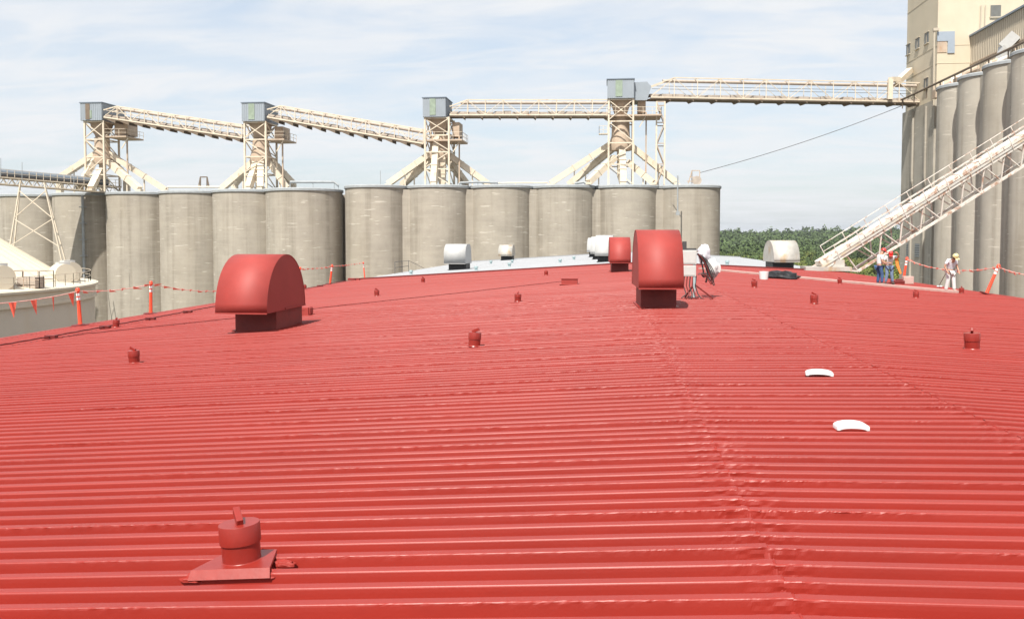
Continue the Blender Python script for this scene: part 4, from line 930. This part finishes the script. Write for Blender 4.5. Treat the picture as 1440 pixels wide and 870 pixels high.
# ------------------------------------------------------------------ cream tank with conical roof at left
def tank():
    c = cm(-62.5, 73, 0); R_ = 24.; zr = E - 4.3; zap = zr + 14.2
    t = thing('storage_tank', 'large cream tank with shallow conical ribbed roof at the left', 'tank', c)
    m_ = MB(); m_.lathe([(R_, 0), (R_, zr - 1.25)], n=140); P('wall', m_, M['tankw'], t, world=False, smooth=60)
    m_ = MB(); m_.lathe([(R_, zr - 1.25), (R_ + .25, zr - 1.22), (R_ + .25, zr - 1.0), (R_ + .1, zr - .95), (R_ + .1, zr - .15), (R_ + .35, zr - .1), (R_ + .35, zr + .08), (R_ - .6, zr + .1)], n=140); P('rim_band', m_, M['tank'], t, world=False, smooth=30)
    m_ = MB(); m_.lathe([(R_ - .3, zr + .1), (R_ - 2.2, zr + .35), (1.2, zap), (0, zap + .2)], n=140); cone = P('cone_roof', m_, M['tank'], t, world=False, smooth=30)
    m_ = MB()
    for k in range(70):
        a = 2 * math.pi * k / 70; u = Vector((math.cos(a), math.sin(a), 0)); m_.bar(u * (R_ - 2.2) + UPZ * (zr + .37), u * 1.5 + UPZ * (zap - .02), .09, .12)
    P('roof_rib', m_, M['tank'], t, par=cone, world=False)
    m_ = MB()
    def rp(a, r_, z=0):
        zz = zr + .35 + (zap - zr - .35) * max(0, (R_ - 2.2 - r_)) / (R_ - 3.4) if r_ < R_ - 2.2 else zr + .2
        return Vector((math.cos(a) * r_, math.sin(a) * r_, zz + z))
    av = math.atan2(-c.y, -c.x)           # towards the viewer
    pts = [rp(av + R(x), R_ - .3) for x in range(20, 100, 4)]
    rail_part(m_, pts, 1.0, 2.4, .03); P('railing', m_, M['cream'], t, world=False)
    # stair up the cone
    m_ = MB(); a1 = av + R(33)
    for off in (-.035, .035):
        m_.bar(rp(a1 + off, R_ - 2, .1), rp(a1 + off * 3, 6, .1), .1, .2)
        m_.bar(rp(a1 + off, R_ - 2, 1.0), rp(a1 + off * 3, 6, 1.0), .05)
        for k in range(9): r_ = R_ - 2 - k * 2; f = 1 + 2 * (k * 2) / (R_ - 8); m_.bar(rp(a1 + off * f, r_, .1), rp(a1 + off * f, r_, 1.0), .05)
    for k in range(40): r_ = R_ - 2 - k * .4; f = 1 + 2 * (k * .4) / (R_ - 8); m_.bar(rp(a1 - .035 * f, r_, .12), rp(a1 + .035 * f, r_, .12), .2, .04)
    P('stair', m_, M['creamd'], t, world=False)
    # hatch with cage
    m_ = MB(); q = rp(av + R(44), R_ - 1.4); m_.box(q + UPZ * .45, (1.6, 1.2, .9)); P('hatch', m_, M['belt'], t, world=False)
    m_ = MB(); 
    rail_part(m_, [q + Vector((-1.4, -.9, 0)), q + Vector((1.4, -.9, 0)), q + Vector((1.4, .9, 0)), q + Vector((-1.4, .9, 0)), q + Vector((-1.4, -.9, 0))], 1.4, 1.4, .045); P('cage', m_, M['creamd'], t, world=False)
    return c, R_, zr, rp, av
tc_, TR, TZ, trp, tav = tank()
FAN = [(64, .9, 'cream round fan housing on the tank rim, left one of the pair'), (71.5, .95, 'cream round fan housing on the tank rim, right one of the pair'), (37, 1.0, 'cream round fan housing cut by the left frame edge')]
f0 = None
for ang, s_, lb in FAN:
    q = tc_ + trp(tav + R(ang), TR - 2.2) ; a = tav + R(ang)
    if f0 is None:
        f0 = thing('fan_housing', lb, 'fan', q, 0, 'round fan housings on the tank rim')
        m_ = MB(); m_.tube([(-.9, 0, .95), (.9, 0, .95)], 1.0, 22); P('drum', m_, M['tank'], f0, world=False, smooth=40)
        m_ = MB(); m_.box((0, .0, .2), (1.5, 1.7, .7)); P('base', m_, M['tank'], f0, world=False)
        m_ = MB(); m_.box((-.6, .3, 1.7), (.9, 1.1, .8)); P('motor_box', m_, M['whitem'], f0, world=False)
        f0.rotation_euler = (0, 0, tav + R(8)); f0.scale = (s_,) * 3
    else: dup(f0, q, (0, 0, tav + R(14)), lb, s_)

# covered conveyor from the left
def left_conveyor():
    p, q = at(-60, 247, 122), at(166, 266, 141); t = thing('covered_conveyor', 'conveyor with grey domed cover coming in from the left to the silos', 'conveyor', p)
    d = q - p; Ln = d.length; d.normalize(); s_ = Vector((-d.y, d.x, 0)).normalized()
    def pt(x, sd, z): return p + d * x + s_ * (sd * 1.1) + UPZ * z
    m_ = MB(); m_.tube([pt(0, 0, .95), pt(Ln - 1.8, 0, .95)], .62, 16); P('dome_cover', m_, M['dome'], t, smooth=50)
    m_ = MB(); m_.bar(pt(0, 0, .3), pt(Ln, 0, .3), 2.2, .2); P('deck', m_, M['deck'], t)
    for sd in (-1, 1):
        for z in (.22, -.75): m_ = MB(); m_.bar(pt(0, sd, z), pt(Ln, sd, z), .16); P('chord', m_, M['cream'], t)
        m_ = MB(); k = 0.
        while k < Ln - 1.2: m_.bar(pt(k, sd, -.75), pt(k + .6, sd, .2), .08); m_.bar(pt(k + .6, sd, .2), pt(k + 1.2, sd, -.75), .08); k += 1.2
        P('lattice', m_, M['cream'], t)
    m_ = MB(); a, b = pt(0, -1.05, .35), pt(Ln, -1.05, .35); rail_part(m_, [a, b], 1.05, 1.05, .06); P('railing', m_, M['cream'], t)
    c = at(46, 262, 124)
    for (x0, y0, x1, y1, dd) in ((29, 254, 14, 345, 0), (62, 257, 82, 345, 0), (29, 254, 20, 345, 2.2), (62, 257, 86, 345, 2.2)):
        a = at(x0, y0, 124 + dd); b = at(x1, y1, 124 + dd); b = a + (b - a) * ((a.z) / (a.z - b.z)); m_ = MB(); m_.bar(a, b, .17); P('trestle_leg', m_, M['cream'], t)
    for k in range(2):
        y0, y1 = 268 + 40 * k, 306 + 40 * k; xl = lambda y: 29 - 15 * (y - 254) / 91; xr = lambda y: 62 + 20 * (y - 257) / 88
        m_ = MB(); m_.bar(at(xl(y0), y0, 124), at(xr(y1), y1, 124), .11); m_.bar(at(xr(y0), y0, 124), at(xl(y1), y1, 124), .11); P('trestle_brace', m_, M['cream'], t)
    m_ = MB(); 
    for px in (1, 31, 104): m_.bar(at(px, 222 + px * .2, 125), at(px, 250 + px * .15, 125), .06)
    P('lamp_pole', m_, M['slab'], t)
left_conveyor()

# ------------------------------------------------------------------ people
def skin_mesh(name, pts, edges, rad, mm, parent, root=0, sub=2):
    me = bpy.data.meshes.new(name); me.from_pydata(pts, edges, []); o = bpy.data.objects.new(name, me); COL.objects.link(o); o.parent = parent
    md = o.modifiers.new('skin', 'SKIN'); md.use_smooth_shade = True
    sv = me.skin_vertices[0].data
    for i, r in enumerate(rad):
        sv[i].radius = r if isinstance(r, tuple) else (r, r); sv[i].use_root = (i == root)
    s_ = o.modifiers.new('subdivision', 'SUBSURF'); s_.levels = s_.render_levels = sub
    me.materials.append(mm); return o
def person(lb, loc, rz, J, top, bottom, hatm, shoem, scale=1., extra_shirt=False):
    """J: joints in metres, local x right, y = facing direction, z up"""
    t = thing('person', lb, 'person', loc, rz); t.scale = (scale,) * 3
    V = lambda k: Vector(J[k])
    names = ['pelvis', 'waist', 'chest', 'neck', 'headb', 'headt', 'shl', 'ell', 'wrl', 'hal', 'shr', 'elr', 'wrr', 'har', 'hipl', 'knl', 'anl', 'tol', 'hipr', 'knr', 'anr', 'tor']
    rad = dict(pelvis=(.15, .11), waist=(.13, .095), chest=(.16, .11), neck=.055, headb=(.078, .088), headt=(.07, .08), shl=.058, ell=.043, wrl=.03, hal=(.036, .022), shr=.058, elr=.043, wrr=.03, har=(.036, .022), hipl=.085, knl=.06, anl=.042, tol=.038, hipr=.085, knr=.06, anr=.042, tor=.038)
    ed = [('pelvis', 'waist'), ('waist', 'chest'), ('chest', 'neck'), ('neck', 'headb'), ('headb', 'headt'), ('chest', 'shl'), ('shl', 'ell'), ('ell', 'wrl'), ('wrl', 'hal'), ('chest', 'shr'), ('shr', 'elr'), ('elr', 'wrr'), ('wrr', 'har'), ('pelvis', 'hipl'), ('hipl', 'knl'), ('knl', 'anl'), ('anl', 'tol'), ('pelvis', 'hipr'), ('hipr', 'knr'), ('knr', 'anr'), ('anr', 'tor')]
    pts = [V(k) for k in names]; rr = [rad[k] for k in names]; ee = [(names.index(a), names.index(b)) for a, b in ed]
    # five fingers on each hand, thumb from the side of the palm
    for sd in ('l', 'r'):
        w, h = V('wr' + sd), V('ha' + sd); d = (h - w).normalized(); s_ = d.cross(Vector((0, 1, 0.2))).normalized(); s2 = d.cross(s_)
        hi = names.index('ha' + sd)
        for f, L_ in zip((-.027, -.009, .009, .027), (.06, .072, .068, .052)):
            i = len(pts); pts += [h + d * .02 + s_ * f, h + d * (.02 + L_ * .6) + s_ * f * 1.1 + s2 * .012, h + d * (.02 + L_) + s_ * f * 1.1 + s2 * .034]; rr += [.010, .009, .008]; ee += [(hi, i), (i, i + 1), (i + 1, i + 2)]
        i = len(pts); pts += [w.lerp(h, .7) + s_ * .045, h + s_ * .062 + s2 * .02]; rr += [.011, .009]; ee += [(hi, i), (i, i + 1)]
    body = skin_mesh('body', pts, ee, rr, M['skin'], t, 0)
    # face on the head: eyes, nose, mouth, ears
    hb, ht = V('headb'), V('headt'); up = (ht - hb).normalized(); fwd = (Vector((0, 1, 0)) - up * up.y).normalized(); sdv = up.cross(fwd); c = hb.lerp(ht, .5)
    m_ = MB(); m_.add([c + fwd * .085 + up * .02, c + fwd * .112 - up * .02, c + fwd * .08 - up * .02 + sdv * .018, c + fwd * .08 - up * .02 - sdv * .018], [(0, 1, 2), (0, 3, 1), (1, 3, 2)]); P('nose', m_, M['skin'], t, world=False)
    for s_ in (-1, 1):
        m_ = MB(); m_.box(c + fwd * .082 + sdv * (s_ * .03) + up * .022, (.022, .012, .010)); P('eye', m_, M['hair'], t, world=False)
        m_ = MB(); m_.box(c + sdv * (s_ * .082), (.014, .035, .055)); P('ear', m_, M['skin'], t, world=False)
    m_ = MB(); m_.box(c + fwd * .080 - up * .05, (.045, .012, .008)); P('mouth', m_, M['redd'], t, world=False)
    # clothes
    w = 1.16; tn = ['pelvis', 'waist', 'chest', 'neck0', 'shl', 'ml', 'shr', 'mr']; JJ = dict(J)
    JJ['neck0'] = V('chest').lerp(V('neck'), .55); JJ['ml'] = V('shl').lerp(V('ell'), .72); JJ['mr'] = V('shr').lerp(V('elr'), .72)
    rad2 = dict(pelvis=(.17, .125), waist=(.152, .115), chest=(.18, .13), neck0=(.09, .08), shl=.078, ml=.066, shr=.078, mr=.066)
    skin_mesh('shirt', [Vector(JJ[k]) + (UPZ * .03 if k == 'pelvis' else Vector((0, 0, 0))) for k in tn], [(0, 1), (1, 2), (2, 3), (2, 4), (4, 5), (2, 6), (6, 7)], [rad2[k] for k in tn], top, t)
    tn = ['pelvis', 'hipl', 'knl', 'cl', 'hipr', 'knr', 'cr']; JJ['cl'] = V('knl').lerp(V('anl'), .97); JJ['cr'] = V('knr').lerp(V('anr'), .97)
    rad3 = dict(pelvis=(.172, .13), hipl=.108, knl=.083, cl=.075, hipr=.108, knr=.083, cr=.075)
    skin_mesh('trousers', [Vector(JJ[k]) for k in tn], [(0, 1), (1, 2), (2, 3), (0, 4), (4, 5), (5, 6)], [rad3[k] for k in tn], bottom, t)
    for sd in ('l', 'r'):
        a, b = V('an' + sd), V('to' + sd); m_ = MB(); dd = (b - a); dd.z = 0; dd.normalize(); m_.tube([Vector((a.x, a.y, .055)) - dd * .07, Vector((a.x, a.y, .06)), Vector((b.x, b.y, .045)), Vector((b.x, b.y, .04)) + dd * .05], [.045, .06, .052, .03], 10); P('shoe', m_, shoem, t, world=False, smooth=60)
    q = up.to_track_quat('Z', 'Y').to_matrix(); m_ = MB()
    m_.lathe([(.122, -.01), (.118, .02), (.112, .06), (.085, .105), (.04, .128), (0, .132)], c + up * .06, 18, mtx=q); m_.box(c + up * .055 + fwd * .14, (.17, .12, .015), 0, Matrix((sdv, fwd, up)).transposed()); P('hard_hat', m_, hatm, t, world=False, smooth=50)
    m_ = MB(); m_.lathe([(.092, -.07), (.098, -.03), (.1, .02)], c + up * .03 - fwd * .012, 16, R(180), R(360), mtx=q); P('hair', m_, M['hair'], t, world=False, smooth=60)
    return t
base = dict(pelvis=(0, 0, .93), waist=(0, -.01, 1.08), chest=(0, 0, 1.32), neck=(0, .02, 1.49), headb=(0, .05, 1.57), headt=(0, .07, 1.68), shl=(-.19, 0, 1.42), ell=(-.25, .02, 1.14), wrl=(-.24, .16, .93), hal=(-.22, .21, .87), shr=(.19, 0, 1.42), elr=(.25, .02, 1.14), wrr=(.24, .16, .93), har=(.22, .21, .87),
            hipl=(-.1, 0, .86), knl=(-.11, .03, .49), anl=(-.12, -.01, .09), tol=(-.14, .15, .04), hipr=(.1, 0, .86), knr=(.11, .03, .49), anr=(.12, -.01, .09), tor=(.14, .15, .04))
J1 = dict(base); J1.update(chest=(0, .04, 1.32), neck=(0, .09, 1.49), headb=(0, .14, 1.56), headt=(0, .19, 1.66), shl=(-.18, .05, 1.42), shr=(.18, .05, 1.42), ell=(-.23, .03, 1.13), wrl=(-.16, .24, 1.02), hal=(-.1, .3, 1.02), elr=(.23, .03, 1.13), wrr=(.16, .24, 1.02), har=(.1, .3, 1.02), knr=(.11, .1, .49), anr=(.12, .08, .09), tor=(.14, .24, .04))
J2 = dict(base); J2.update(chest=(0, .07, 1.30), neck=(0, .16, 1.44), headb=(0, .24, 1.49), headt=(0, .32, 1.57), shl=(-.2, .09, 1.40), shr=(.2, .09, 1.40), ell=(-.42, .14, 1.40), wrl=(-.34, .26, 1.58), hal=(-.27, .3, 1.62), elr=(.29, .1, 1.12), wrr=(.1, .27, 1.1), har=(.03, .3, 1.1), hipl=(-.12, 0, .86), hipr=(.12, 0, .86), anl=(-.17, .0, .09), anr=(.17, .0, .09), tol=(-.2, .15, .04), tor=(.2, .15, .04))
J3 = dict(base); J3.update(chest=(.02, .08, 1.30), neck=(.04, .18, 1.43), headb=(.05, .26, 1.48), headt=(.06, .34, 1.56), shl=(-.18, .1, 1.39), shr=(.22, .1, 1.39), ell=(-.27, .06, 1.12), wrl=(-.24, .2, .93), hal=(-.22, .25, .88), elr=(.33, .03, 1.12), wrr=(.28, .12, .92), har=(.25, .16, .86), hipl=(-.11, 0, .86), hipr=(.11, 0, .86), knl=(-.13, .05, .49), anl=(-.17, .05, .09), tol=(-.2, .2, .04), knr=(.12, .0, .49), anr=(.14, -.1, .09), tor=(.17, .05, .04))
q1 = on_roof(1236, 400.5); person('worker in white shirt and dark blue jeans with red hard hat, seen side on', q1 , R(-82), J1, M['shirt'], M['jean'], M['cap'], M['shoe'], 1.0)
q2 = on_roof(1251.5, 400); person('worker in white shirt and faded jeans with red hard hat, arm raised to head', q2 + Vector((.05, .3, 0)), R(172), J2, M['shirt'], M['jean2'], M['cap'], M['shoe'], .98)
vz = MB(); qv = q2 + Vector((.36, .2, 1.3)); vz.prism([qv + Vector((-.1, 0, .1)), qv + Vector((.06, 0, .12)), qv + Vector((.12, .02, -.3)), qv + Vector((.28, .05, -.75)), qv + Vector((.18, 0, -.8)), qv + Vector((-.02, .03, -.35))], (0, .06, 0))
tag(link('safety_vest', vz, M['vest'], off=qv, bevel=.015), 'orange cloth vest hanging at the side of the worker with raised arm', 'vest')
q3 = on_roof(1336, 411); person('worker in white trousers and pale shirt with yellow hard hat, looking down', q3, R(200), J3, M['shirtg'], M['shirt'], M['hat'], M['shoel'], 1.0)
a = q3 + Vector((-.22, -.2, .92)); b = on_roof(1321, 404) + Vector((0, .0, .12))
t = thing('roller_pole', 'thin paint roller pole reaching down left of the worker in white', 'paint roller', b); m_ = MB(); m_.tube([a, b], .015, 6); P('pole', m_, M['dark'], t); m_ = MB(); m_.tube([b + Vector((-.12, 0, -.07)), b + Vector((.12, 0, -.07))], .04, 10); P('roller', m_, M['shirt'], t)
q = on_roof(1262, 399); m_ = MB(); m_.box((0, 0, .09), (.62, .4, .18)); m_.box((.1, .05, .21), (.3, .25, .08)); m_.bar((-.3, -.1, .1), (-.55, -.15, .04), .06)
o = tag(link('tool_tray', m_, M['redd'], bevel=.03), 'low dark red tray on the roof at the feet of the two workers', 'tray'); o.location = q
q = on_roof(1282, 400); m_ = MB(); m_.box((0, 0, .2), (.5, .35, .4)); o = tag(link('paint_box', m_, M['flash'], bevel=.02), 'pale box on the roof right of the leaning post', 'box'); o.location = q + Vector((0, .6, 0))

# ------------------------------------------------------------------ trees
def tree_meshes(seed, H, lf):
    rg = random.Random(seed); tr = MB(); tr.tube([(0, 0, -.5), (rg.uniform(-.2, .2), 0, H * .3), (rg.uniform(-.4, .4), rg.uniform(-.4, .4), H * .72)], [.32, .24, .08], 7)
    cl = []
    for i in range(13):
        a = rg.uniform(0, 6.28); zz = H * rg.uniform(.36, .9); rr = H * .30 * math.sqrt(max(.12, 1 - ((zz / H - .55) / .45) ** 2)) * rg.uniform(.4, 1.1)
        c = Vector((math.cos(a) * rr, math.sin(a) * rr, zz)); cl.append((c, H * rg.uniform(.10, .19)))
        tr.tube([(0, 0, H * rg.uniform(.2, .5)), c * .55 + Vector((0, 0, zz * .35)), c], [.12, .08, .03], 5, cap=False)
    cr = MB()
    for c, r_ in cl:
        for _ in range(230):
            d = Vector((rg.gauss(0, 1), rg.gauss(0, 1), rg.gauss(0, 1))).normalized(); p = c + d * r_ * (rg.random() ** .35) * Vector((1, 1, .8)).length / 1.62
            s_ = rg.uniform(.16, .40); u = Vector((rg.gauss(0, 1), rg.gauss(0, 1), rg.gauss(0, .6))).normalized(); n_ = (d + Vector((rg.gauss(0, .35), rg.gauss(0, .35), rg.gauss(.25, .35)))).normalized()
            u = (u - n_ * u.dot(n_)).normalized(); v = n_.cross(u)
            cr.quad(p - u * s_, p - v * s_ * .6, p + u * s_, p + v * s_ * .6)
    return tr, cr
protos = []
TL = ['leafy green tree in the wood beyond the far silos', 'olive green broad tree in the wood beyond the roof', 'dark green tree in the wood beyond the roof']
for i in range(6):
    H = random.uniform(12, 16); tr, cr = tree_meshes(20 + i, H, None)
    t = thing('broadleaf_tree', TL[i % 3], 'tree', (0, 0, 0), 0, 'trees of the wood beyond the roof, %s ones' % ('mid green', 'olive', 'dark green')[i % 3])
    P('trunk', tr, M['bark'], t, world=False, smooth=50); me_ = P('crown', cr, M[('leaf1', 'leaf2', 'leaf3')[i % 3]], t, world=False); protos.append((t, H, i))
rg = random.Random(11); used = [0] * 6; cnt = 0; pos_ = []
tries = 0
while cnt < 190 and tries < 20000:
    tries += 1
    d = 225 + 330 * rg.random() ** 1.15; px = rg.uniform(975, 1330); lat = (px - 720) / F * d
    if any((lat - a) ** 2 + (d - b) ** 2 < 46 for a, b in pos_): continue
    pos_.append((lat, d)); i = rg.randrange(6); t, H, _ = protos[i]; s_ = rg.uniform(.75, 1.25); loc = cm(lat, d, max(0, hill_h(lat, d)) - .2)
    if used[i] == 0: t.location = loc; t.rotation_euler = (0, 0, rg.uniform(0, 6)); t.scale = (s_ * 1.1, s_ * 1.1, s_); used[i] = 1
    else: dup(t, loc, (0, 0, rg.uniform(0, 6)), None, (s_ * 1.12, s_ * 1.12, s_))
    cnt += 1
def far_wood():
    rg = np.random.default_rng(4); N = 3600
    d = 470 + 1900 * rg.random(N) ** 1.25; px = rg.uniform(930, 1390, N); lat = (px - 720) / F * d
    ex = 900; d2 = 900 + 1500 * rg.random(ex); lat2 = rg.uniform(-1800, 1800, ex); d = np.concatenate([d, d2]); lat = np.concatenate([lat, lat2])
    V_ = []; Fc = []
    for a, b in zip(lat, d):
        z0 = max(0, hill_h(a, b)); H = rg.uniform(8, 18) if rg.random() > .1 else rg.uniform(18, 27); rad = rg.uniform(4., 9.5); nq = 150 if b < 800 else 80 if b < 1300 else 40; sz = .6 if b < 800 else 1.0 if b < 1300 else 1.5
        dv = rg.normal(size=(nq, 3)); dv /= np.linalg.norm(dv, axis=1)[:, None]; dv[:, 2] = np.abs(dv[:, 2]) * 1.0 - .25
        bump_ = 1 + .3 * np.sin(dv[:, 0] * 5 + a) * np.cos(dv[:, 1] * 4 + b)
        for k in range(nq):
            p = Vector((a, b, z0 + H * .55)); q = Vector(dv[k]) * (rad * bump_[k]); w = cm(p.x + q.x, p.y + q.y, p.z + q.z * H / rad * .45)
            n_ = (Vector(dv[k]) + Vector(rg.normal(size=3)) * .25).normalized(); u = n_.cross(Vector(rg.normal(size=3))).normalized(); v = n_.cross(u); s_ = sz * rg.uniform(.8, 1.7)
            o = len(V_); V_.extend([w - u * s_, w - v * s_ * .7, w + u * s_, w + v * s_ * .7]); Fc.append((o, o + 1, o + 2, o + 3))
    me = bpy.data.meshes.new('woodland'); me.from_pydata([tuple(v) for v in V_], [], Fc); me.materials.append(M['leaff']); o = bpy.data.objects.new('woodland', me); COL.objects.link(o)
    tag(o, 'distant wooded hills behind the trees to the right of the silos', 'woodland', kind='stuff')
far_wood()

# ------------------------------------------------------------------ haze: one closed box of thin even air
def haze():
    m = bpy.data.materials.new('haze'); m.use_nodes = True; n = m.node_tree.nodes; n.clear()
    o = n.new('ShaderNodeOutputMaterial'); v = n.new('ShaderNodeVolumePrincipled'); v.inputs['Color'].default_value = (.86, .91, 1, 1)
    v.inputs['Density'].default_value = .00008; v.inputs['Anisotropy'].default_value = .2; m.node_tree.links.new(v.outputs[0], o.inputs['Volume'])
    b = MB(); b.box((0, 3000, 59), (18200, 18200, 140)); h = link('haze', b, m); h['kind'] = 'stuff'; h['label'] = 'thin pale summer haze over the whole yard'; h['category'] = 'haze'
haze()
